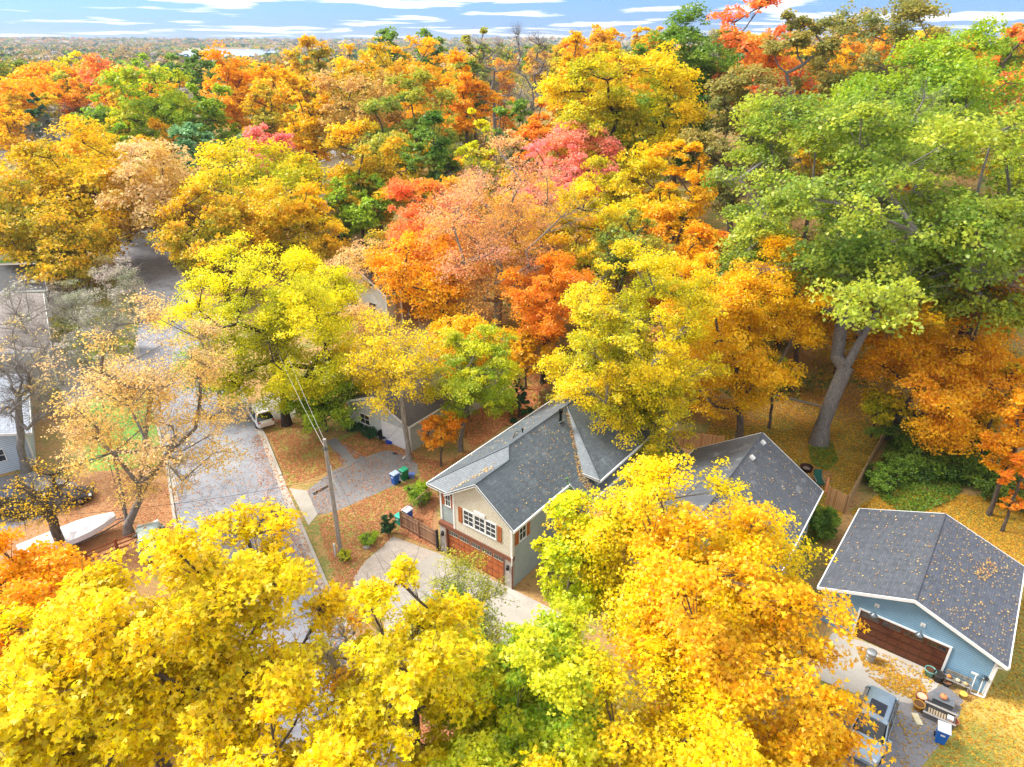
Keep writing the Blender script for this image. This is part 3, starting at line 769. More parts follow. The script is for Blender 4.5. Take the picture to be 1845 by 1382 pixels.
    T('spruce', 'dull blue green tree at the foot of the bare trees', 925, 165, 80, ('Y', 138), .02, 'dgreen', cover=1.4)
    T('orange_maple', 'small coral and orange maple between the bare trees and the gold oak', 968, 160, 70, ('Y', 128), .15, 'rorange', cover=1.4)
    T('peach_maple', 'small peach maple left of the pink maple', 920, 228, 60, ('Y', 118), .15, 'peach', cover=1.3)
    T('orange_maple', 'thin orange tree on the skyline right of the bare trees', 1042, 32, 85, ('Y', 140), .12, 'amber', cover=1.0, twigs=1)
    T('gold_oak', 'great golden oak in the upper middle with dark boughs, left of the green skyline tree', 1108, 52, 225, ('Y', 112), .12, 'goldgrn', cover=1.5, nl=52, twigs=1, bark=BARK_DARK)
    T('green_oak', 'rich green tree on the skyline right of the golden oak', 1228, 22, 190, ('Y', 128), .05, 'dgreen', cover=1.6, nl=44)
    T('red_maple', 'red orange maple rising above the frame at the top right', 1372, -42, 150, ('Y', 125), .1, 'red', cover=1.1, nl=36, twigs=1)
    T('brown_tree', 'olive brown thin tree in front of the red orange maple at the top', 1428, -5, 105, ('Y', 112), .1, 'brown', cover=1.0, twigs=1, bark=BARK_GREY)
    T('brown_tree', 'wide olive brown tree on the skyline between the clouds', 1572, -22, 200, ('Y', 112), .1, 'brown', cover=1.1, nl=44, twigs=1, bark=BARK_GREY)
    T('brown_oak', 'brown tinged oak below the red orange maple, above the giant oak', 1335, 88, 160, ('Y', 98), .12, 'brown', cover=1.2, twigs=1)
    T('red_maple', 'fiery orange maple top at the upper right corner', 1830, 12, 90, ('Y', 115), .1, 'red', cover=1.4)
    T('orange_maple', 'sliver of orange maple on the skyline left of the corner maple', 1712, 42, 60, ('Y', 130), .1, 'orange', cover=1.3)
    # --- upper left distance
    T('red_maple', 'round red orange maple, the reddest crown at the upper left', 193, 106, 95, ('Y', 255), .12, 'red', cover=1.6, nl=34)
    T('orange_maple', 'orange maple near the left edge, upper one', 82, 108, 95, ('Y', 245), .1, 'orange', cover=1.6)
    T('orange_maple', 'big orange maple at the left edge, lower one', 32, 140, 120, ('Y', 205), .1, 'orange', cover=1.6)
    T('gold_tree', 'olive yellow tree between the orange and the reddest crown', 132, 96, 75, ('Y', 280), .1, 'goldgrn', cover=1.5)
    T('olive_tree', 'dull green tree in front of the olive yellow tree', 122, 128, 50, ('Y', 230), .1, 'olive', cover=1.2)
    T('evergreen', 'dark evergreen left of the small bright green tree', 75, 172, 75, ('Y', 178), .05, 'ever', cover=1.8, shape='cone')
    T('green_tree', 'small bright green tree right of the dark evergreen', 180, 172, 78, ('Y', 185), .05, 'green', cover=1.5)
    T('gold_tree', 'faded gold tree left of the tall yellow green oak', 228, 140, 60, ('Y', 190), .1, 'bronze', cover=1.1)
    T('yellow_tree', 'yellow tree below the big orange maple at the left edge', 20, 190, 80, ('Y', 170), .1, 'amber', cover=1.4)
    T('green_tree', 'green treetop at the left edge under the distant woods', 8, 102, 70, ('Y', 290), .1, 'olive', cover=1.5)
    T('green_tree', 'low green tree right of the reddest crown', 262, 100, 50, ('Y', 300), .1, 'green', cover=1.3)
    T('dark_tree', 'dark small tree below the lake shore', 322, 100, 40, ('Y', 300), .1, 'dgreen', cover=1.4)
    T('green_tree', 'thin green tree standing against the lake', 362, 80, 50, ('Y', 260), .1, 'dgreen', cover=.9)
    T('green_tree', 'low green treetops on the skyline left of the orange gold tree', 700, 52, 70, ('Y', 235), .1, 'dgreen', cover=1.3)
    T('green_tree', 'second low green treetop on the skyline, nearer the orange gold tree', 780, 56, 55, ('Y', 240), .1, 'dgreen', cover=1.2)
    # conifers and shrubs near the houses
    T('evergreen', 'small dark conifer beside the grey roof, right of the driveway maple', 936, 682, 46, ('b', 935, 752), .02, 'ever', cat='conifer', cover=2.2, shape='cone', leaf=.12, rt=.1)
    T('garden_shrub', 'dark clipped shrub at the wooden gate by the bins', 699, 925, 28, ('b', 699, 962), .02, 'ever', cat='shrub', cover=2.2, leaf=.08, nl=14, fork=.02)
    T('garden_shrub', 'tall grassy green shrub left of the house beside the wire fence', 752, 868, 50, ('b', 752, 905), .02, 'green', cat='shrub', cover=1.9, leaf=.1, nl=18, fork=.02)
    T('garden_shrub', 'low green plant beside the pale stone on the lawn', 664, 962, 36, ('b', 664, 978), .02, 'green', cat='shrub', cover=1.8, leaf=.08, nl=12, fork=.02)
    T('garden_shrub', 'weedy green plant at the foot of the utility pole', 622, 992, 26, ('b', 622, 1010), .02, 'ygreen', cat='shrub', cover=1.0, leaf=.08, nl=12, fork=.02)
    T('blue_spruce', 'pale blue spruce tip poking up beside the step in the roof', 1022, 860, 50, ('Y', 38.3), .15, 'spruce', cat='conifer', cover=1.6, shape='cone', leaf=.1, rt=.1)
    T('cedar_shrub', 'dark green shrub against the blue side of the dark roofed house', 1482, 912, 60, ('Y', 41.5), .02, 'dgreen', cat='shrub', cover=1.8, leaf=.11, fork=.02)
    T('garden_shrub', 'green shrub at the left end of the grey siding wall of the neighbour garage', 640, 768, 40, ('Y', 57.5), .02, 'ever', cat='shrub', cover=1.8, leaf=.1, fork=.02, nl=14)
    T('garden_shrub', 'row of dark green shrubs along the neighbour garage wall', 672, 776, 40, ('Y', 56.3), .02, 'ever', cat='shrub', cover=1.8, leaf=.1, fork=.02, nl=14)
    for i, (u, v, ww, lb) in enumerate([(1655, 805, 120, 'dark green bush left in the row under the orange maple'), (1745, 808, 130, 'dark green bush in the middle of the row under the orange maple'), (1820, 828, 110, 'dark green bush at the right edge of the photo'), (1590, 838, 70, 'dark green ivy bush beside the tall fence'), (1640, 742, 120, 'tall dark green bush under the left side of the orange maple'), (1770, 758, 110, 'tall dark green bush behind the row, near the deep orange maple')]):
        T('dark_bush', lb, u, v, ww, ('Y', [50, 49, 45.5, 48, 55, 52][i]), .02, 'dgreen', cat='bush', cover=1.7, leaf=.17, fork=.02, nl=26, group='dark bushes right of the tall fence')
    T('yellow_sapling', 'thin yellow leaved sapling in the gap between the shrubs', 1800, 640, 60, ('Y', 50), .2, 'gold', cover=1.0, leaf=.18)

# ------------------------------------------------------------------ the woods between and beyond: trees from shared shapes
def woods():
    rng = np.random.default_rng(5)
    shapes = []
    for k in range(7):
        shapes.append((tree_geo(np.random.default_rng(100 + k), 16, [3, 2.2, 4, 3][k % 4], 5.2, leaf=.42, cover=1.5, nl=30, mcl=8, rt=.34, name='wood'), 16, 5.2))
    thinshape = [(tree_geo(np.random.default_rng(200 + k), 16, 3, 4.6, leaf=.38, cover=.12, nl=26, mcl=8, rt=.3, twigs=3, holes=.5, name='barewood', bark=BARK_GREY), 16, 4.6) for k in range(2)]
    farshape = [(tree_geo(np.random.default_rng(300 + k), 16, 2.0, 5.6, leaf=.85, cover=1.5, nl=22, mcl=6, rt=.34, name='farwood'), 16, 5.6) for k in range(5)]
    pals = ['amber', 'orange', 'gold', 'goldgrn', 'bronze', 'olive', 'green', 'dgreen', 'rorange', 'yellow', 'russet', 'ygreen', 'brown', 'tan', 'red', 'spruce']
    words = dict(amber='amber', orange='orange', gold='gold', goldgrn='yellow green', bronze='ochre', olive='olive', green='green', dgreen='dark green', rorange='red orange', yellow='bright yellow', russet='rust brown', ygreen='lime', brown='brown', tan='tan', red='red', spruce='blue green', grey='bare grey')
    placed = [t for t in TREES]
    marks = [('the lake', 405, 92), ('the reddest crown', 193, 135), ('the grey bare trees', 925, 100), ('the tan brown oak', 650, 170), ('the pink maple', 1030, 260), ('the golden oak', 1108, 150),
             ('the green skyline tree', 1228, 80), ('the dark evergreen', 75, 200), ('the yellow green oak', 283, 180), ('the wide orange maple', 430, 160), ('the dark gold tree', 575, 100), ('the tall orange maple', 1228, 330),
             ('the giant oak', 1500, 250), ('the half bare tree', 900, 400), ('the brown roof', 750, 480), ('the tan oak', 290, 320), ('the gold tree', 150, 300), ('the hilltop oak', 1690, 90), ('the left edge', 0, 150), ('the right edge', 1845, 130), ('the peach maple', 250, 700)]
    used = {}
    cnt = 0
    def blocked(x, y, r):
        for (cx, cy, hx, hy, th) in FOOT:
            dx, dy = x - cx, y - cy
            lx = dx * math.cos(th) + dy * math.sin(th); ly = -dx * math.sin(th) + dy * math.cos(th)
            if abs(lx) < hx + r and abs(ly) < hy + r: return True
        return False
    tries = 0
    while cnt < 292 and tries < 9000:
        tries += 1
        y = 62 + 440 * rng.random() ** 1.5
        x = (rng.random() - .5) * 2 * (y * .80 + 8)
        if x < -18 and y < 105: continue
        H = rng.uniform(11, 17) if y > 95 else rng.uniform(8, 12)
        r = rng.uniform(3.6, 5.8)
        if blocked(x, y, r * .8): continue
        if min((math.hypot(x - a, y - b) - (.52 * c + .52 * r)) for a, b, c, d in placed) < 0: continue
        # keep them below the sight lines of the named crowns that stand behind
        g = terrain(x, y)
        zc_ = y * _c + (CAM_H - g - H) * _s
        v = CYP + FPX * (-(y * _s) + (CAM_H - g - H) * _c) / zc_; u = CXP + FPX * x / zc_
        if v < 62 and not (u > 1240): H *= .8
        if abs(u - CXP) > 1010: continue
        # the tree must not stand in front of something open: road, roofs
        if -62 < x < -18 and y < 150 and x < -20: 
            if y < 118: continue
        placed.append((x, y, r, g + H)); cnt += 1
        p = pals[min(len(pals) - 1, int(rng.exponential(3.6)))]
        bare = rng.random() < .07
        far = y > 230
        (tm, cm), h0, r0 = (thinshape[cnt % 2] if bare else (farshape[cnt % 5] if far else shapes[cnt % 7]))
        if bare: p = 'grey'
        v = min(v + 12, 1380)
        near = sorted(marks, key=lambda m: (m[1] - u) ** 2 + 2.2 * (m[2] - v) ** 2)
        m = near[0]
        dx, dy = u - m[1], v - m[2]
        side = ('right of' if dx > 0 else 'left of') if abs(dx) > abs(dy) * 1.2 else ('beyond' if dy < 0 else 'in front of')
        dist = abs(dx) + abs(dy)
        reach = 'close ' if dist < 45 else ('a little ' if dist < 95 else ('well ' if dist < 190 else 'far '))
        size = 'low' if H < 10 else ('small' if r < 4.3 else ('broad' if r > 5.1 else 'rounded'))
        label = f"{size} {words[p]} tree {reach}{side} {m[0]}"
        k_ = used.get(label, 0); used[label] = k_ + 1
        if k_: label = f"{size} {words[p]} tree {reach}{side} {m[0]}, the {['second', 'third', 'fourth', 'fifth', 'sixth', 'seventh', 'eighth'][min(k_ - 1, 6)]} one there"
        put_tree('woodland_tree', 'tree', label, x, y, tm, cm, p, 'trees of the woods beyond the street', rng.random() * 6.28, (r / r0, r / r0, H / h0), seed=cnt)
    # ---- the far-off wood: one mass to the horizon
    undergrowth(blocked)
    far_wood()
    haze()

def undergrowth(blocked):
    rng = np.random.default_rng(31)
    C = []
    while len(C) < 3300:
        y = 60 + 330 * rng.random() ** 1.25; x = (rng.random() - .5) * 2 * (y * .80 + 6)
        if x < -20 and y < 118: continue
        if 17 < x < 46 and y < 62: continue
        if blocked(x, y, .8): continue
        C.append((x, y, rng.uniform(1.0, 2.4) * (1 + y / 260), rng.uniform(.8, 3.2) * (.7 + y / 300)))
    C = np.array(C); n = len(C); per = 46; m = n * per
    g = unit(rng.normal(size=(m, 3))) * rng.random((m, 1)) ** .4
    g[:, 2] = np.abs(g[:, 2])
    gz = np.array([terrain(a, b) for a, b in C[:, :2]])
    P = np.repeat(np.stack([C[:, 0], C[:, 1], gz], 1), per, 0) + g * np.repeat(np.stack([C[:, 2], C[:, 2], C[:, 3]], 1), per, 0)
    s = np.repeat(.22 + C[:, 1] / 420, per) * rng.uniform(.7, 1.3, m)
    hue = rng.choice(['olive', 'dgreen', 'bronze', 'goldgrn', 'amber', 'russet', 'green'], n)
    k = ['olive', 'bronze', 'dgreen']
    mx = np.repeat(rng.random(n), per) * .85 + .1 * rng.random(m)
    me = leaves_mesh(rng, 'undergrowth', P, g + np.array([0, 0, .6]) + rng.normal(size=(m, 3)) * .4, s, mx)
    o = bpy.data.objects.new('undergrowth', me); COL.objects.link(o)
    PAL['under'] = (lin('#C8A83C'), lin('#6E8A34'), lin('#E0A848')); setpal(o, 'under')
    tag(o, 'brushy green and ochre undergrowth between the trunks of the woods', 'undergrowth', kind='stuff')

def haze():
    b = MB(); b.box((0, 0, 35.0), (12400, 12400, 74.0))
    m = bpy.data.materials.new('haze_air'); m.use_nodes = True; t = m.node_tree; t.nodes.clear()
    out = N(t, 'ShaderNodeOutputMaterial'); v = N(t, 'ShaderNodeVolumePrincipled')
    v.inputs['Color'].default_value = (.74, .84, 1.0, 1); v.inputs['Density'].default_value = HAZE
    L(t, v.outputs[0], out.inputs['Volume'])
    o = b.build('haze', m); o['kind'] = 'stuff'
    return o

def far_wood():
    rng = np.random.default_rng(11)
    n = 15000
    # nearer trees get more leaves than those on the horizon
    y = 430 * (4600 / 430.) ** (rng.random(n) ** .85)
    x = (rng.random(n) - .5) * 2 * y * .86
    # the lake and its bays stay open
    def lake(x, y):
        u = CXP + FPX * x / (y * _c + CAM_H * _s)
        v = 70 + FPX / math.cos(PITCH) ** 2 * CAM_H / np.maximum(y, 1)
        return ((y > 1120) & (y < 2650) & (u > 325 + 14 * np.sin(y / 130.)) & (u < 478 + 25 * np.sin(y / 210.))) | ((y > 1020) & (y < 1500) & (u > 52) & (u < 104))
    k = ~lake(x, y)
    x, y = x[k], y[k]; n = len(x)
    r = rng.uniform(5, 9, n) * (1 + np.clip((y - 1200) / 2500, 0, 1.6))
    H = rng.uniform(10, 17, n) * (1 + np.clip((y - 1500) / 5000, 0, .5))
    gz = np.array([terrain(a, b) for a, b in zip(x, y)])
    per = 34
    hues = np.array([PAL[k][0] for k in ('russet', 'orange', 'olive', 'dgreen', 'bronze', 'olive', 'brown', 'ever', 'gold', 'dgreen', 'grey', 'green', 'ever', 'olive', 'brown')])
    tid = rng.integers(0, len(hues), n)
    m = n * per
    d = unit(rng.normal(size=(m, 3))); d[:, 2] = np.abs(d[:, 2]) * 1.1 - .25
    P = np.repeat(np.stack([x, y, gz + H * .55], 1), per, 0) + d * np.repeat(np.stack([r, r, H * .45], 1), per, 0) * rng.uniform(.55, 1, (m, 1))
    nr = unit(d + rng.normal(size=(m, 3)) * .45)
    s = np.repeat(r * .46, per) * rng.uniform(.7, 1.3, m)
    rr = unit(rng.normal(size=(m, 3))); a = unit(np.cross(nr, rr)); b = np.cross(nr, a); s = s[:, None]
    v = np.stack([P - a * s * .5, P + b * s * .5, P + a * s * .5, P - b * s * .45], 1).reshape(-1, 3)
    mt, t, bs = newmat('far_foliage')
    at = N(t, 'ShaderNodeAttribute', attribute_type='GEOMETRY', attribute_name='hue')
    rn = N(t, 'ShaderNodeAttribute', attribute_type='GEOMETRY', attribute_name='rnd')
    c = ramp(t, at.outputs['Fac'], [tuple(h) for h in hues]); 
    for nd in t.nodes:
        if nd.type == 'VALTORGB': nd.color_ramp.interpolation = 'CONSTANT'
    hs = N(t, 'ShaderNodeHueSaturation'); L(t, c, hs.inputs['Color']); L(t, M(t, 'ADD', .46, M(t, 'MULTIPLY', rn.outputs['Fac'], .36)), hs.inputs['Value'])
    hs.inputs['Saturation'].default_value = .95
    L(t, hs.outputs[0], bs.inputs['Base Color']); bs.inputs['Roughness'].default_value = .9; bs.inputs['Specular IOR Level'].default_value = .1
    me = nmesh('far_wood', v, np.arange(4 * m).reshape(m, 4), mt, {'hue': np.repeat((tid + .02) / (len(hues) - 1), per), 'rnd': rng.random(m)})
    o = bpy.data.objects.new('far_woods', me); COL.objects.link(o)
    tag(o, 'mass of faded autumn woods running to the horizon around the lake', 'woods', kind='stuff')
# ------------------------------------------------------------------ ground, road, drives
def sheet(name, pts, m, z, kind='structure', label=None, th=0.0):
    b = MB()
    P = [(p[0], p[1], z) for p in pts]
    ar = sum(P[i][0] * P[(i + 1) % len(P)][1] - P[(i + 1) % len(P)][0] * P[i][1] for i in range(len(P)))
    if ar < 0: P = P[::-1]
    if th: b.slab(P, th)
    else: b.face(P)
    o = b.build(name, m)
    if kind: o['kind'] = kind
    if label: o['label'] = label
    return o
def inside(px, py, poly):
    x = np.asarray(px); y = np.asarray(py); r = np.zeros(len(x), bool); n = len(poly)
    for i in range(n):
        x0, y0 = poly[i]; x1, y1 = poly[(i + 1) % n]
        c = ((y0 > y) != (y1 > y)) & (x < (x1 - x0) * (y - y0) / (y1 - y0 + 1e-12) + x0)
        r ^= c
    return r
def litter(name, label, poly, n, size, pal, z=.02, seed=1, clump=.5, parent=None, plane=None, scale=1.6):
    """fallen leaves strewn over a polygon; denser in drifts"""
    rng = np.random.default_rng(seed)
    xs = [p[0] for p in poly]; ys = [p[1] for p in poly]
    m = n * 4
    x = rng.uniform(min(xs), max(xs), m); y = rng.uniform(min(ys), max(ys), m)
    q = (np.sin(x * scale + 3 * np.sin(y * .7 + seed)) + np.sin(y * scale * 1.3 + 2.2 * np.sin(x * .9)) + np.sin((x + y) * scale * .45 + seed)) / 3
    k = inside(x, y, poly) & (rng.random(m) < (1 - clump) + clump * (q > -.05))
    x, y = x[k][:n], y[k][:n]; n = len(x)
    if plane is None:
        zz_ = np.array([terrain(a, b) for a, b in zip(x, y)]) + z if n < 20000 else np.full(n, z)
        nr = np.array([[0, 0, 1.]])
    else:
        a, b, c = plane; zz_ = a * x + b * y + c + z; nr = unit(np.array([[-a, -b, 1.]]))
    pos = np.stack([x, y, zz_ + rng.random(n) * .02], 1)
    me = leaves_mesh(rng, name, pos, nr + rng.normal(size=(n, 3)) * .22, size, rng.random(n))
    o = bpy.data.objects.new(name, me); COL.objects.link(o); setpal(o, pal)
    if parent is not None: o.parent = parent
    tag(o, label, 'fallen leaves' if parent is None else None, kind='stuff')
    return o
PAL['litter'] = tuple(lin(c) for c in ('#ECB080', '#CC8858', '#FCD0A8'))
PAL['yellitter'] = tuple(lin(c) for c in ('#F0C03C', '#C89A3C', '#F8D870'))
PAL['roofleaf'] = tuple(lin(c) for c in ('#F8D488', '#E8B068', '#FFECC0'))

m_floor = speckle('forest_floor', ['#5A4A30', '#8A6A42', '#B8905C', '#6E7A3C', '#C8A870', '#8C9048'], [.26, .38, .48, .56, .66, .78], .16, 3.2, mixf=.45, bumpd=.03)
m_lawn = speckle('lawn_grass', ['#647C34', '#8C9A48', '#A0A050', '#C8A070', '#A88A5C'], [.3, .45, .54, .63, .76], .22, 5.5, mixf=.42)
m_ylawn = speckle('yard_grass', ['#58702E', '#80843C', '#A89448', '#D0AC58', '#B08C5C'], [.3, .44, .53, .63, .76], .2, 4.5, mixf=.42)
m_green = speckle('green_grass', ['#5C8A34', '#7FA84A', '#98B45C'], [.3, .5, .7], .4, 6, mixf=.4)
m_asph = speckle('asphalt', ['#6E7074', '#85878A', '#9A9A9B'], [.32, .5, .7], .18, 9, mixf=.35, rough=.85, bumpd=.004)
def asphalt(name, cols, wear):
    m, t, b = newmat(name); p = geoco(t)
    n1 = noise(t, p, .16, 8, .65); n2 = noise(t, p, 9, 5, .7)
    c = ramp(t, M(t, 'ADD', M(t, 'MULTIPLY', n1, .6), M(t, 'MULTIPLY', n2, .4)), cols, [.32, .5, .68])
    vo = N(t, 'ShaderNodeTexVoronoi', feature='DISTANCE_TO_EDGE'); vo.inputs['Scale'].default_value = .22
    ds = N(t, 'ShaderNodeVectorMath', operation='ADD'); nn = N(t, 'ShaderNodeTexNoise'); nn.inputs['Scale'].default_value = .9; nn.inputs['Detail'].default_value = 6
    L(t, p, nn.inputs['Vector']); L(t, p, ds.inputs[0]); sc = N(t, 'ShaderNodeVectorMath', operation='SCALE'); sc.inputs['Scale'].default_value = 2.2
    L(t, nn.outputs['Color'], sc.inputs[0]); L(t, sc.outputs[0], ds.inputs[1]); L(t, ds.outputs[0], vo.inputs['Vector'])
    c = mixc(t, 1.0, c, ramp(t, vo.outputs['Distance'], [(.55, .55, .56), (1, 1, 1)], [.0, .012]), 'MULTIPLY')
    st = noise(t, p, .55, 4, .5, 1.5)
    c = mixc(t, 1.0, c, ramp(t, st, [(.80, .80, .82), (1, 1, 1), (1.10, 1.09, 1.07)], [.36, .5, .68]), 'MULTIPLY')
    L(t, c, b.inputs['Base Color']); b.inputs['Roughness'].default_value = .82; b.inputs['Specular IOR Level'].default_value = .3
    bump(t, b, n2, .005, .6)
    return m
m_asph = asphalt('asphalt', ['#787A82', '#8E9098', '#A4A5AA'], 1)
m_asph2 = speckle('drive_asphalt', ['#68676A', '#858386', '#A29C98'], [.32, .5, .72], .25, 7, mixf=.4, rough=.85, bumpd=.006)
m_conc = speckle('concrete', ['#9C948A', '#B4ADA2', '#C6BFB4'], [.3, .5, .72], .35, 8, mixf=.35, rough=.85, bumpd=.003)
m_grav = speckle('gravel', ['#8E8175', '#B5A89B', '#D0C2B4', '#A07E62'], [.3, .48, .62, .76], 1.5, 14, mixf=.65, rough=.95, bumpd=.02)
m_dirt = speckle('dirt', ['#7A5A3C', '#A87C54', '#C89C70'], [.3, .5, .7], .5, 9, mixf=.5)
m_lake = None
def ground():
    rad = [0.01]; r = 5.0
    while r < 9500: rad.append(r); r *= 1.055 if r > 60 else 1.2
    nA = 128; vs, fs = [], []
    for rr in rad:
        for k in range(nA):
            t = 2 * math.pi * k / nA; x, y = rr * math.sin(t), rr * math.cos(t)
            vs.append((x, y, terrain(x, y) if rr > .1 else 0))
    for j in range(len(rad) - 1):
        for k in range(nA):
            fs.append((j * nA + k, (j + 1) * nA + k, (j + 1) * nA + (k + 1) % nA, j * nA + (k + 1) % nA))
    fs = [f[::-1] for f in fs]
    b = MB(); b.add(vs, fs, True); o = b.build('ground', m_floor); o['kind'] = 'structure'
    # lake
    m, t, bs = newmat('lake_water'); bs.inputs['Base Color'].default_value = (*lin('#AFC3D6'), 1); bs.inputs['Roughness'].default_value = .25
    bump(t, bs, noise(t, geoco(t), .08, 6), .3, .2)
    def pt(u, Y): return (( u - CXP) / FPX * (Y * _c + CAM_H * _s), Y)
    sheet('lake', [pt(300, 1080), pt(540, 1080), pt(540, 2700), pt(300, 2700)], m, .6)
    sheet('lake', [pt(48, 990), pt(110, 990), pt(110, 1520), pt(48, 1520)], m, .6)

def road():
    K = [(3.5, 9.3), (-4.86, 22.83), (-12.9, 35.84), (-17.9, 45.0), (-23.6, 55.72), (-38.5, 81.0), (-56.0, 110.8), (-76.0, 145.0)]
    def offs(d):
        out = []
        for i, p in enumerate(K):
            a = Vector(K[max(0, i - 1)]); b = Vector(K[min(len(K) - 1, i + 1)]); t = (b - a).normalized(); n = Vector((-t.y, t.x))
            out.append((p[0] + n.x * d, p[1] + n.y * d))
        return out
    Wd = 8.4
    r, l = offs(0), offs(Wd)
    b = MB()
    for i in range(len(K) - 1):
        b.face([(*r[i], .012), (*r[i + 1], .012), (*l[i + 1], .012), (*l[i], .012)])
    o = b.build('road', m_asph); o['kind'] = 'structure'
    # concrete gutters and kerbs, broken at the drive mouths
    def strip(name, d0, d1, z0, z1, skip=()):
        a, c = offs(d0), offs(d1); b = MB()
        for i in range(len(K) - 1):
            n = 12
            for k in range(n):
                u0, u1 = k / n, (k + 1) / n
                q = [tuple(np.array(a[i]) * (1 - t) + np.array(a[i + 1]) * t) for t in (u0, u1)] + [tuple(np.array(c[i]) * (1 - t) + np.array(c[i + 1]) * t) for t in (u1, u0)]
                ym = (q[0][1] + q[1][1]) / 2
                z = z1
                for s0, s1 in skip:
                    if s0 < ym < s1: z = .03
                P = [(*p, z) for p in q]
                ar = sum(P[j][0] * P[(j + 1) % 4][1] - P[(j + 1) % 4][0] * P[j][1] for j in range(4))
                if ar < 0: P = P[::-1]
                b.slab(P, z - z0)
        o = b.build(name, m_conc); o['kind'] = 'structure'
    strip('gutter', -.02, .34, -.1, .02)
    strip('kerb', -.24, -.02, -.1, .13, ((29.0, 34.5), (42.0, 49.2), (64, 68)))
    strip('kerb', Wd + .02, Wd + .24, -.1, .13, ((57, 62), (75, 80)))
    # dark wet patch and repaired cracks
    m_wet = plain('wet_asphalt', '#3A3533', .55, var=.3)
    wet = [(512, 921), (498, 914), (482, 918), (472, 930), (464, 944), (450, 952), (438, 963), (446, 966), (462, 958), (478, 950), (500, 946), (512, 936)]
    sheet('road_patch', [G(*p) for p in wet], m_wet, .018)
    sheet('road_patch', [G(*p) for p in [(563, 889), (591, 874), (592, 878), (566, 893)]], m_wet, .020)
    return r, l

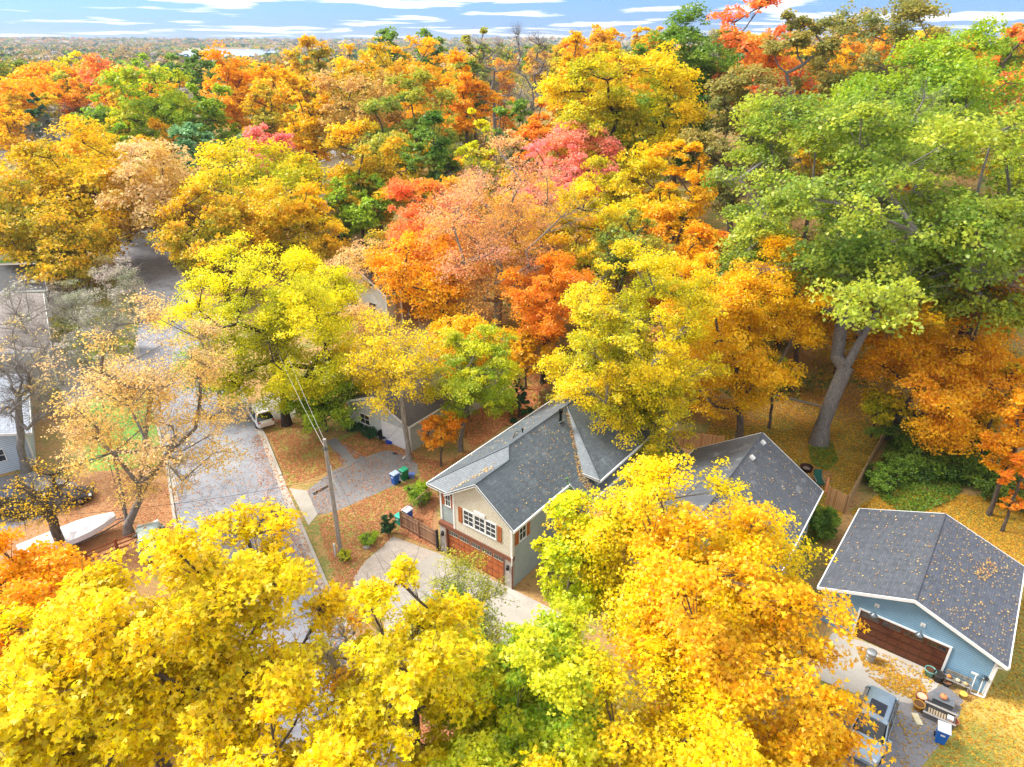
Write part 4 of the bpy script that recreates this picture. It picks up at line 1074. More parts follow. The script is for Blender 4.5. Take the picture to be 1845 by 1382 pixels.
def ground_sheets():
    g = lambda L_: [G(*p) for p in L_]
    FL = [(488, 790), (520, 872), (545, 868), (600, 845), (625, 832), (590, 800), (560, 770), (520, 750), (490, 760)]
    sheet('lawn', g(FL), m_lawn, .008)
    FL2 = [(572, 935), (592, 928), (640, 908), (700, 880), (760, 862), (800, 838), (850, 812), (870, 840), (800, 900), (781, 925), (775, 985), (713, 962), (690, 985), (655, 1010), (640, 1040), (625, 1080), (603, 1050)]
    sheet('lawn', g(FL2), m_lawn, .008)
    sheet('lawn', g([(600, 800), (700, 800), (760, 830), (735, 815), (680, 790), (640, 775), (610, 790)]), m_lawn, .006)
    # neighbour's asphalt drive, its concrete mouth and side path
    sheet('driveway', g([(553, 884), (600, 848), (640, 832), (690, 812), (730, 812), (752, 836), (752, 852), (715, 872), (650, 902), (604, 921), (572, 928)]), m_asph2, .014)
    sheet('path', g([(588, 795), (604, 789), (662, 826), (640, 834), (618, 838)]), m_asph2, .010)
    sheet('driveway_apron', g([(521, 880), (553, 884), (572, 927), (556, 947)]), m_conc, .020)
    # main house: concrete drive and gravel bay
    sheet('driveway', g([(786, 995), (926, 1063), (1010, 1105), (960, 1190), (830, 1270), (716, 1170), (688, 1100), (716, 1036)]), m_conc, .014)
    sheet('driveway', g([(790, 1400), (735, 1290), (680, 1170), (700, 1100), (830, 1200), (900, 1400)]), m_conc, .010)
    sheet('gravel_bay', g([(706, 966), (786, 996), (716, 1037), (688, 1102), (642, 1090), (636, 1040), (662, 1008), (690, 985)]), m_grav, .017)
    mj = plain('joint', '#8A8177', .9)
    for a, b in (((830, 1013), (752, 1083)), ((876, 1037), (800, 1122)), ((752, 1062), (850, 1125))):
        A, B = Vector(G(*a)), Vector(G(*b)); n = (B - A).normalized(); n = Vector((-n.y, n.x)) * .02
        sheet('drive_joint', [A + n, B + n, B - n, A - n], mj, .019)
    sheet('bare_yard', g([(726, 962), (740, 935), (770, 900), (786, 890), (790, 995)]), m_dirt, .012)
    # right-hand garage: concrete pad and asphalt
    sheet('garage_apron', g([(1500, 1140), (1559, 1157), (1682, 1209), (1700, 1218), (1655, 1300), (1540, 1250), (1440, 1210)]), m_conc, .014)
    sheet('driveway', g([(1540, 1250), (1640, 1268), (1700, 1232), (1735, 1262), (1728, 1290), (1704, 1330), (1660, 1382), (1560, 1480), (1400, 1500), (1420, 1330)]), m_asph2, .018)
    sheet('yard', g([(1530, 920), (1600, 880), (1845, 900), (1960, 960), (1960, 1480), (1600, 1500), (1700, 1300), (1770, 1250), (1845, 1040), (1540, 930)]), m_ylawn, .008)
    sheet('yard', g([(1260, 810), (1300, 770), (1580, 755), (1590, 800), (1520, 925), (1480, 990), (1440, 1000), (1380, 800)]), m_ylawn, .006)
    sheet('patio', g([(1440, 862), (1462, 842), (1504, 852), (1494, 872), (1490, 880), (1470, 880)]), plain('patio_stone', '#A08058', .9), .012)
    # left of the street
    sheet('lawn', g([(148, 800), (165, 720), (250, 690), (292, 700), (300, 800), (290, 840), (160, 850)]), m_green, .008)
    sheet('bare_yard', g([(330, 880), (318, 1010), (200, 1060), (80, 1070), (0, 1080), (-90, 940), (60, 870), (180, 850), (295, 842)]), m_dirt, .008)
    sheet('sidewalk', g([(296, 800), (305, 798), (322, 905), (312, 908)]), m_conc, .030)
    sheet('driveway', g([(95, 650), (110, 600), (255, 625), (262, 690), (200, 690), (120, 740)]), m_conc, .010)
    sheet('driveway', g([(-60, 478), (70, 470), (92, 492), (75, 520), (-60, 540)]), m_conc, .010)
    sheet('driveway', g([(472, 765), (452, 730), (520, 690), (600, 640), (640, 660), (560, 705), (522, 764)]), m_conc, .012)
    sheet('lawn', g([(-60, 445), (62, 440), (75, 462), (0, 478), (-60, 490)]), m_green, .008)
    sheet('driveway', g([(-60, 870), (60, 850), (140, 872), (150, 905), (0, 960), (-60, 960)]), m_asph2, .012)
    # fallen leaves
    litter('fallen_leaves', 'orange and tan leaves strewn over the lawn between drive and house', g(FL2), 16000, .13, 'litter', seed=2, clump=.25)
    litter('fallen_leaves', 'brown leaves on the lawn beside the locust trunk', g(FL), 7000, .13, 'litter', seed=3, clump=.5)
    litter('fallen_leaves', 'pale orange leaves drifted along the right side of the street', g([(490, 770), (560, 1000), (600, 1060), (760, 1390), (690, 1390), (560, 1080), (500, 960), (462, 860), (455, 790)]), 9000, .12, 'litter', seed=4, clump=.6, z=.03)
    litter('fallen_leaves', 'scattered leaves on the rest of the street', g([(470, 770), (500, 960), (620, 1200), (420, 1200), (330, 850), (350, 740)]), 1600, .12, 'litter', seed=5, clump=.2, z=.03)
    litter('fallen_leaves', 'leaves on the neighbour drive', g([(553, 884), (600, 848), (700, 812), (752, 836), (752, 852), (650, 902), (572, 928)]), 900, .12, 'litter', seed=6, clump=.6, z=.03)
    litter('fallen_leaves', 'leaves under the trees at the bottom beside the street', g([(700, 1180), (760, 1382), (790, 1420), (960, 1400), (960, 1290), (800, 1270)]), 9000, .14, 'litter', seed=7, clump=.2, z=.03)
    litter('fallen_leaves', 'dense orange leaves below the white garage', g([(610, 795), (660, 775), (735, 812), (800, 835), (850, 808), (820, 760), (900, 700), (1000, 700), (880, 790), (760, 862), (752, 836), (700, 810), (640, 828)]), 12000, .15, 'litter', seed=8, clump=.2)
    litter('fallen_leaves', 'yellow leaves covering the yard around the blue garage', g([(1530, 925), (1600, 880), (1845, 900), (1960, 960), (1960, 1050), (1845, 1026), (1700, 935)]), 16000, .14, 'yellitter', seed=9, clump=.15)
    litter('fallen_leaves', 'yellow leaves scattered on the grass at the bottom right corner', g([(1845, 1040), (1960, 1050), (1960, 1480), (1640, 1460), (1700, 1330), (1735, 1262), (1820, 1215)]), 7000, .12, 'yellitter', seed=10, clump=.35)
    litter('fallen_leaves', 'yellow leaves drifted on the pad before the blue garage', g([(1540, 1160), (1690, 1215), (1660, 1270), (1600, 1245), (1560, 1215)]), 1900, .12, 'yellitter', seed=11, clump=.75, z=.035, scale=2.6)
    litter('fallen_leaves', 'few yellow leaves on the asphalt beside the grey car', g([(1560, 1290), (1730, 1262), (1700, 1340), (1640, 1400), (1540, 1400)]), 420, .11, 'yellitter', seed=12, clump=.4, z=.035)
    litter('fallen_leaves', 'gold leaves on the shaded ground around the giant oak', g([(1260, 810), (1300, 720), (1560, 690), (1590, 780), (1520, 925), (1480, 990), (1440, 900), (1380, 800)]), 19000, .15, 'yellitter', seed=13, clump=.3)
    litter('fallen_leaves', 'red brown leaves on the ground under the dark trunks at the back', g([(900, 770), (930, 700), (960, 640), (1090, 640), (1100, 720), (1040, 740), (960, 760)]), 9000, .18, 'litter', seed=14, clump=.2)
    litter('fallen_leaves', 'pale leaves in the bare yard under the wide peach maple', g([(330, 880), (318, 1010), (200, 1060), (80, 1070), (0, 1080), (180, 850)]), 4200, .12, 'litter', seed=15, clump=.3)
    # ivy beds
    rng = np.random.default_rng(77)
    for poly, n, s, pal, lb in ((g([(1575, 885), (1600, 790), (1660, 800), (1760, 850), (1720, 900), (1640, 935), (1590, 905)]), 9000, .17, 'dgreen', 'dark green ivy bed along the outer side of the tall fence'),
                                (g([(1455, 805), (1500, 800), (1510, 832), (1490, 850), (1462, 838)]), 1300, .13, 'dgreen', 'green plants around the foot of the giant oak'),
                                (g([(1460, 905), (1510, 925), (1500, 965), (1455, 985)]), 1500, .13, 'dgreen', 'green plants beside the short board fence'),
                                (g([(90, 620), (95, 560), (130, 520), (240, 500), (250, 590), (240, 640), (150, 660)]), 7000, .30, 'olive', 'grass and weeds beneath the twiggy shrubs')):
        xs = [p[0] for p in poly]; ys = [p[1] for p in poly]
        x = rng.uniform(min(xs), max(xs), n * 3); y = rng.uniform(min(ys), max(ys), n * 3); k = inside(x, y, poly); x, y = x[k][:n], y[k][:n]; n_ = len(x)
        z = (.12 + .28 * (.5 + .5 * np.sin(x * 2.3) * np.cos(y * 1.9))) * rng.random(n_) ** .6
        nr = rng.normal(size=(n_, 3)) * .6 + np.array([0, 0, 1.])
        me = leaves_mesh(rng, 'ground_cover', np.stack([x, y, z], 1), nr, s, .6 * rng.random(n_) + .25 * (.5 + .5 * np.sin(x * .9) * np.cos(y * .8)))
        o = bpy.data.objects.new('ground_cover', me); COL.objects.link(o); setpal(o, pal); tag(o, lb, 'ground cover', kind='stuff')

# ------------------------------------------------------------------ building parts
M_WHITE = plain('white_trim', '#E8E8E4', .5, var=.05)
M_GLASS = glass('window_glass')
M_SHUT = planks('shutter_wood', ['#8A4314', '#A85A22', '#B86A30'], .12, .5, .6)
def window(parent, c, wd, ht, face='front', frame=M_WHITE, mull=(2, 2), label=None, fw=.07):
    """c: centre on the wall plane (local), face: which way it looks"""
    dx, nx = {'front': ((1, 0), (0, -1)), 'right': ((0, 1), (1, 0)), 'left': ((0, -1), (-1, 0)), 'back': ((-1, 0), (0, 1))}[face]
    def B(b, u0, u1, z0, z1, d0, d1):
        ps = [(c[0] + dx[0] * u + nx[0] * d, c[1] + dx[1] * u + nx[1] * d) for u in (u0, u1) for d in (d0, d1)]
        xs = [p[0] for p in ps]; ys = [p[1] for p in ps]
        b.bx(min(xs), max(xs), min(ys), max(ys), c[2] + z0, c[2] + z1)
    b = MB(); w2, h2 = wd / 2, ht / 2
    B(b, -w2 - fw, w2 + fw, h2, h2 + fw * 1.3, -.02, .06); B(b, -w2 - fw * 1.3, w2 + fw * 1.3, -h2 - fw, -h2, -.02, .08)
    B(b, -w2 - fw, -w2, -h2, h2, -.02, .055); B(b, w2, w2 + fw, -h2, h2, -.02, .055)
    for i in range(1, mull[0]): u = -w2 + wd * i / mull[0]; B(b, u - .018, u + .018, -h2, h2, .0, .035)
    for i in range(1, mull[1]): z = -h2 + ht * i / mull[1]; B(b, -w2, w2, z - .02, z + .02, .0, .037)
    f = b.build('window', frame, parent, label)
    g = MB(); B(g, -w2, w2, -h2, h2, -.01, .012); g.build('pane', M_GLASS, f)
    return f
def shutter(parent, c, wd, ht, face='front', m=None):
    b = MB()
    if face == 'front':
        b.bx(c[0] - wd / 2, c[0] + wd / 2, c[1] - .045, c[1] - .004, c[2] - ht / 2, c[2] + ht / 2)
        for z in (-.33, .33): b.bx(c[0] - wd / 2, c[0] + wd / 2, c[1] - .065, c[1] - .045, c[2] + z * ht - .05, c[2] + z * ht + .05)
    else:
        b.bx(c[0] + .004, c[0] + .045, c[1] - wd / 2, c[1] + wd / 2, c[2] - ht / 2, c[2] + ht / 2)
        for z in (-.33, .33): b.bx(c[0] + .045, c[0] + .065, c[1] - wd / 2, c[1] + wd / 2, c[2] + z * ht - .05, c[2] + z * ht + .05)
    return b.build('shutter', m or M_SHUT, parent)
def garage_door(parent, x0, x1, y, z1, m, rows=4, cols=4, lights=True, lcol='#C9BFA6', z0=.02):
    b = MB(); b.bx(x0, x1, y, y + .06, z0, z1)
    rh = (z1 - z0) / rows; cw = (x1 - x0) / cols
    for r in range(rows):
        zz0 = z0 + r * rh
        b.bx(x0, x1, y - .012, y, zz0 + rh - .02, zz0 + rh - .006)
        for k in range(cols * 2):
            if lights and r == rows - 1: continue
            b.bx(x0 + k * cw / 2 + .06, x0 + (k + 1) * cw / 2 - .06, y - .022, y, zz0 + .09, zz0 + rh - .09)
    d = b.build('garage_door', m, parent)
    if lights:
        zt = z0 + (rows - 1) * rh
        for k in range(cols):
            g = MB(); g.bx(x0 + k * cw + .12, x0 + (k + 1) * cw - .12, y - .02, y - .002, zt + .13, zt + rh - .12)
            g.build('pane', glass('door_glass', '#2A2A2A'), d)
            q = MB(); xa, xb = x0 + k * cw + .09, x0 + (k + 1) * cw - .09
            q.bx(xa, xb, y - .035, y - .003, zt + .09, zt + .13); q.bx(xa, xb, y - .035, y - .003, zt + rh - .12, zt + rh - .09)
            for j in range(5): xx = xa + (xb - xa) * j / 4; q.bx(xx - .012, xx + .012, y - .03, y - .021, zt + .13, zt + rh - .12)
            q.build('glazing_bars', plain('bars' + lcol, lcol, .6), d)
    return d
def board(b, p0, p1, h=.18, th=.05):
    """fascia board hanging below an edge"""
    p0, p1 = Vector(p0), Vector(p1); d = p1 - p0; n = Vector((-d.y, d.x, 0)).normalized() * th
    a = [p0 + Vector((0, 0, .012)), p1 + Vector((0, 0, .012)), p1 - Vector((0, 0, h)), p0 - Vector((0, 0, h))]
    c = [p + n for p in a]
    b.add([*a, *c], [(0, 1, 2, 3), (7, 6, 5, 4), (0, 4, 5, 1), (1, 5, 6, 2), (2, 6, 7, 3), (3, 7, 4, 0)])
def gable_house(name, label, cat, origin, rz, W, Dp, ez, pk, m_wall, m_roof, ovx=.4, ovy=.4, m_gable=None, m_trim=M_WHITE, xc=None):
    """origin: ground corner; walls x 0..W, y 0..Dp, ridge along y"""
    e = thing(name, label, cat, (*origin, 0), rz)
    xc = W / 2 if xc is None else xc
    b = MB()
    b.bx(0, W, 0, Dp, -.3, ez)
    b.build('wall', m_wall, e)
    g = MB()
    sl = (pk - ez) / (xc + ovx); zt = pk - .13; e0 = ez + sl * 0 - .0
    for y0, y1 in ((.003, .12), (Dp - .12, Dp - .003)):
        g = MB(); g.add([(0, y0, ez), (W, y0, ez), (xc, y0, zt), (0, y1, ez), (W, y1, ez), (xc, y1, zt)], [(0, 1, 2), (5, 4, 3), (0, 3, 4, 1), (1, 4, 5, 2), (2, 5, 3, 0)])
        g.build('gable', m_gable or m_wall, e)
    r = MB()
    y0, y1 = -ovy, Dp + ovy
    slr = (pk - ez) / (W - xc + ovx)
    dz = .04
    r.slab([(-ovx, y0, ez + dz), (xc, y0, pk + dz), (xc, y1, pk + dz), (-ovx, y1, ez + dz)], .12)
    r.slab([(xc, y0, pk + dz), (W + ovx, y0, ez + dz), (W + ovx, y1, ez + dz), (xc, y1, pk + dz)], .12)
    rf = r.build('roof', m_roof, e)
    c = MB(); c.tube((xc, y0 + .02, pk + dz), (xc, y1 - .02, pk + dz), .06, k=6); c.build('ridge_cap', m_roof, rf)
    t = MB()
    for y, s in ((y0, 1), (y1, -1)):
        P = [(-ovx, y, ez + dz), (xc, y, pk + dz), (W + ovx, y, ez + dz)]
        for a, q in zip(P, P[1:]): board(t, a, q, .2, -.05 * s)
    board(t, (-ovx, y0, ez + dz), (-ovx, y1, ez + dz), .17, .07); board(t, (W + ovx, y1, ez + dz), (W + ovx, y0, ez + dz), .17, .07)
    t.build('fascia', m_trim, e)
    for x, y in ((0, 0), (W, 0), (0, Dp), (W, Dp)):
        cb = MB(); cb.box((x, y, ez / 2), (.14, .14, ez + .02)); cb.build('corner_trim', m_trim, e)
    return e
def foot(origin, rz, W, Dp, pad=.5):
    c = Vector((W / 2, Dp / 2)); x = origin[0] + c.x * math.cos(rz) - c.y * math.sin(rz); y = origin[1] + c.x * math.sin(rz) + c.y * math.cos(rz)
    FOOT.append((x, y, W / 2 + pad, Dp / 2 + pad, rz))
def rz_of(dx, dy): return math.atan2(-dx, dy)
TH = rz_of(.58, .815); TH1 = rz_of(.607, .795)
def left_of(p, rz, d): return (p[0] - d * math.cos(rz), p[1] - d * math.sin(rz))
def loc2w(o, rz, x, y): return (o[0] + x * math.cos(rz) - y * math.sin(rz), o[1] + x * math.sin(rz) + y * math.cos(rz))

def main_house():
    O = (0.02, 35.79)
    FOOT.append((*loc2w(O, TH1, -3, 10), 5.5, 11.5, TH1)); FOOT.append((*loc2w(O, TH1, -3, -4), 5.0, 4.5, TH1))
    e = thing('house', 'two storey house with grey roof, beige shingled gable and brown garage door', 'house', (*O, 0), TH1)
    m_side = siding('sage_siding', '#A4B0AC', .16)
    m_dark = siding('sage_siding_side', '#93A09C', .16)
    m_shake = shake('beige_shake', '#E0D8C4', '#D6CBB0')
    m_stone = shake('stone_veneer', '#C4BBB0', '#A79C92')
    m_brown = plain('brown_trim', '#7A4A34', .55)
    m_roof = shingles('slate_shingles', '#6C777E', '#565F67', '#434B52', weather='#8C979B')
    m_door = siding('brown_door', '#B4602A', .62, .8, var=.15)
    P = lambda s, t, z: (-s, t, z)
    def bs(b, s0, s1, t0, t1, z0, z1): b.bx(-s1, -s0, t0, t1, z0, z1)
    W = 6.66
    # walls
    b = MB(); bs(b, 0, W, .25, 21, -.3, 5.38); bs(b, -1.5, .02, 8.4, 21, -.3, 5.36); bs(b, -1.55, .03, 6.9, 8.42, -.3, 4.1)
    b.build('wall', m_side, e)
    # gable front: five-sided panel of shingles
    b = MB(); z0 = 2.74; sl = .72
    zr = lambda s: 5.4 + .72 * (s + .35) - .14
    zl = lambda s: 7.7 - .7 * (s - 2.85) - .14
    pts = [(0, z0), (5.12, z0), (5.12, zl(5.12)), (2.85, 7.56), (0, zr(0))]
    F = [P(s, -.02, z) for s, z in pts]; B_ = [P(s, .26, z) for s, z in pts]
    b.add(F + B_, [(0, 1, 2, 3, 4), (9, 8, 7, 6, 5)] + [(i, i + 5, (i + 1) % 5 + 5, (i + 1) % 5) for i in range(5)])
    g = b.build('front_gable', m_shake, e)
    bm_fix(g)
    # stone piers, door header band
    b = MB(); bs(b, .02, .66, -.03, .3, 0, 2.42); b.build('stone_pier', m_stone, e); b = MB(); bs(b, 6.02, W - .01, -.03, .3, 0, 2.42); b.build('stone_pier', m_stone, e)
    b = MB(); bs(b, -.03, W + .03, -.09, .24, 2.42, 2.73); bs(b, .64, .76, -.06, .1, 0, 2.42); bs(b, 5.93, 6.05, -.06, .1, 0, 2.42); bs(b, -.05, .02, -.06, .04, 0, 2.42)
    b.build('door_header', m_brown, e)
    garage_door(e, -5.93, -.76, .12, 2.3, m_door, rows=4, cols=5, lcol='#D8CDB8')
    b = MB(); bs(b, .76, 5.93, .06, .2, 2.3, 2.42); b.build('door_lintel', m_brown, e)
    # white trims
    for q in ((5.10, 5.24, -.05, .27, 2.74, 5.95), (-.04, .1, -.055, .03, 2.74, zr(0) - .02), (W - .1, W + .05, .2, .36, 2.74, 5.4)):
        b = MB(); bs(b, *q); b.build('corner_trim', M_WHITE, e)
    # windows and shutters
    for s, ww in ((3.78, .82), (2.78, .86), (1.80, .82)):
        window(e, (-s, -.02, 4.28), ww, 1.15, mull=(2, 3) if ww > .85 else (2, 3))
    b = MB(); bs(b, 2.30, 3.26, -.10, -.02, 4.98, 5.24); b.build('window_transom', M_WHITE, e)
    for s in (4.55, 1.05): shutter(e, (-s, -.02, 4.25), .34, 1.3)
    window(e, (-5.93, .25, 4.72), .42, .95, mull=(2, 2))
    for s in (5.50, 6.38): shutter(e, (-s, .25, 4.72), .26, 1.1)
    window(e, (0, 1.12, 4.25), .68, 1.15, face='right', mull=(2, 2))
    for t in (.48, 1.76): shutter(e, (0, t, 4.2), .36, 1.25, face='right')
    window(e, (1.5, 11.5, 4.2), 1.2, 1.3, face='right'); window(e, (1.5, 13.6, 4.2), .7, 1.3, face='right')
    window(e, (1.55, 7.6, 2.9), .8, 1.2, face='right')
    # roof
    r = MB(); th = .13
    r.slab([P(-.35, -.35, 5.4), P(2.85, -.35, 7.704), P(2.85, 3.34, 7.704), P(3.55, 4.2, 8.208), P(3.55, 21.4, 8.208), P(-.35, 21.4, 5.4)][::-1], th)
    r.slab([P(-1.95, 6.3, 4.25), P(-.345, 6.3, 5.395), P(-.345, 21, 5.395), P(-1.95, 21, 4.25)][::-1], th)
    r.slab([P(2.85, -.35, 7.70), P(5.78, -.35, 5.65), P(5.78, -.10, 5.65), P(2.85, 3.34, 7.70)][::-1], th)
    r.slab([P(5.78, -.11, 5.65), P(7.6, -.11, 5.65), P(3.55, 4.2, 8.205), P(2.85, 3.34, 7.70)][::-1], th)
    r.slab([P(7.6, -.11, 5.65), P(7.6, 21.4, 5.65), P(3.55, 21.4, 8.208), P(3.55, 4.2, 8.208)][::-1], th)
    rf = r.build('roof', m_roof, e); bm_fix(rf)
    w_ = MB()
    w_.slab([P(-1.9, 8, 5.41), P(3.55, 11.7, 8.215), P(3.55, 21.4, 8.215), P(-1.9, 21.4, 5.41)][::-1], th)
    w_.slab([P(-1.9, 8, 5.41), P(-.35, 8, 5.41), P(3.55, 11.7, 8.215)][::-1], th)
    wf = w_.build('wing_roof', m_roof, e); bm_fix(wf)
    c = MB()
    for a, q in ((P(3.55, 4.2, 8.22), P(3.55, 21, 8.22)), (P(2.85, -.33, 7.71), P(2.85, 3.34, 7.71)), (P(2.85, 3.34, 7.71), P(3.55, 4.2, 8.22)), (P(7.58, -.08, 5.66), P(3.55, 4.2, 8.21)), (P(-1.88, 8, 5.42), P(3.55, 11.7, 8.22))):
        c.tube(a, q, .055, k=6)
    c.build('ridge_cap', m_roof, rf)
    t = MB()
    for a, q in ((P(-.35, -.35, 5.41), P(2.85, -.35, 7.71)), (P(2.85, -.35, 7.71), P(5.78, -.35, 5.66)), (P(5.78, -.11, 5.66), P(7.6, -.11, 5.66))): board(t, q, a, .2, .05)
    board(t, P(7.6, -.11, 5.66), P(7.6, 21.4, 5.66), .17, .08); board(t, P(-.35, 6.3, 5.41), P(-.35, -.35, 5.41), .17, .1)
    board(t, P(-.35, 6.3, 5.4), P(-1.95, 6.3, 4.25), .18, .05); board(t, P(-1.95, 21, 4.26), P(-1.95, 6.3, 4.26), .17, .08)
    board(t, P(-.35, 8, 5.42), P(-1.9, 8, 5.42), .18, .05); board(t, P(-1.9, 21.4, 5.42), P(-1.9, 8, 5.42), .17, .08)
    t.build('fascia', M_WHITE, e)
    s_ = MB(); s_.bx(-W - .9, -W, -.05, 21, 5.36, 5.40); s_.bx(0, .33, -.3, 6.3, 5.2, 5.235); s_.build('soffit', M_WHITE, e)
    # drain pipe, lanterns, vents
    d = MB(); d.path([P(-.08, -.14, 2.9), P(-.08, -.14, 2.2)], .05); d.build('downspout', M_WHITE, e)
    for s in (.34, 6.34):
        lm = MB(); lm.box(P(s, -.1, 1.75), (.17, .17, .3), taper=.75); lm.box(P(s, -.1, 1.93), (.22, .22, .05), taper=.4); lm.bx(-s - .05, -s + .05, -.06, -.02, 1.7, 1.95)
        lm.build('lantern', plain('black_metal', '#1B1A1A', .4, .5), e)
    v = MB(); v.tube(P(2.9, 9.9, 7.4), P(2.9, 9.9, 8.6), .11, k=12); v.tube(P(2.9, 9.9, 8.55), P(2.9, 9.9, 8.85), .17, k=12); v.build('chimney_pipe', plain('black_metal', '#1B1A1A', .4, .5), rf)
    v = MB(); v.box(P(2.9, 9.9, 7.79), (.5, .6, .05), ry=-.62); v.build('pipe_flashing', plain('grey_metal', '#9AA0A2', .4, .6), rf)
    v = MB(); v.tube(P(4.3, 6.9, 7.6), P(4.3, 6.9, 8.05), .05, k=8); v.tube(P(4.3, 6.9, 8.0), P(4.3, 6.9, 8.08), .09, k=8); v.build('vent_pipe', plain('black_metal', '#1B1A1A', .4, .5), rf)
    # boughs fallen on the roof
    bz = lambda s: 8.208 - (s - 3.55) * .632 + .05
    for s0, t0, s1, t1 in ((4.5, 6.0, 5.0, 7.6), (4.7, 13.2, 4.6, 15.4)):
        v = MB(); v.tube(P(s0, t0, bz(s0)), P((s0 + s1) / 2 + .15, (t0 + t1) / 2, bz((s0 + s1) / 2) + .1), .05, .04, k=5); v.tube(P((s0 + s1) / 2 + .15, (t0 + t1) / 2, bz((s0 + s1) / 2) + .1), P(s1, t1, bz(s1)), .04, .015, k=5)
        v.tube(P(s0, t0 + .5, bz(s0)), P(s0 + .5, t0 + .9, bz(s0 + .5)), .03, .01, k=5)
        o = v.build('fallen_bough', BARK); o.location = (*O, 0); o.rotation_euler = (0, 0, TH1)
        tag(o, ('bare fallen bough lying on the left roof slope near the front hip' if t0 < 9 else 'bare fallen bough lying on the left roof slope near the back'), 'branch')
    # leaves caught on the roof
    def rl(lb, poly, n, plane, seed, clump=0.0, size=.11):
        o = litter('roof_leaves', lb, [(-s, t) for s, t in poly], n, size, 'roofleaf', z=.03, seed=seed, clump=clump, plane=plane)
        o.location = (*O, 0); o.rotation_euler = (0, 0, TH1); tag(o, cat='fallen leaves')
    PR_ = (-.72, 0, 5.4 + .72 * .35)
    rl('sparse yellow leaves on the right roof slope', [(-.2, .2), (3.3, 4.5), (3.3, 11), (0, 7.5), (-1, 7)], 170, PR_, 21)
    rl('orange leaves filling the long valley beside the wing', [(-1.9, 7.3), (-.6, 7.2), (3.0, 10.9), (3.5, 11.6), (3.2, 11.4), (.5, 9.2), (-.4, 8.1), (-1.9, 7.9)], 720, (-.72, 0, 5.4 + .72 * .35 + .02), 22)
    rl('orange leaves in the small valley beside the front gable', [(5.75, .0), (5.3, -.1), (3.4, 2.4), (3.6, 3.0)], 130, (.0, .60, 5.65 + .11 * .6), 23)
    rl('few leaves on the left roof slope', [(7.3, 1), (4, 5), (4, 18), (7.3, 18)], 90, (.632, 0, 8.208 + 3.55 * .632), 24)

def bm_fix(o):
    import bmesh
    b = bmesh.new(); b.from_mesh(o.data); bmesh.ops.recalc_face_normals(b, faces=b.faces); b.to_mesh(o.data); b.free()

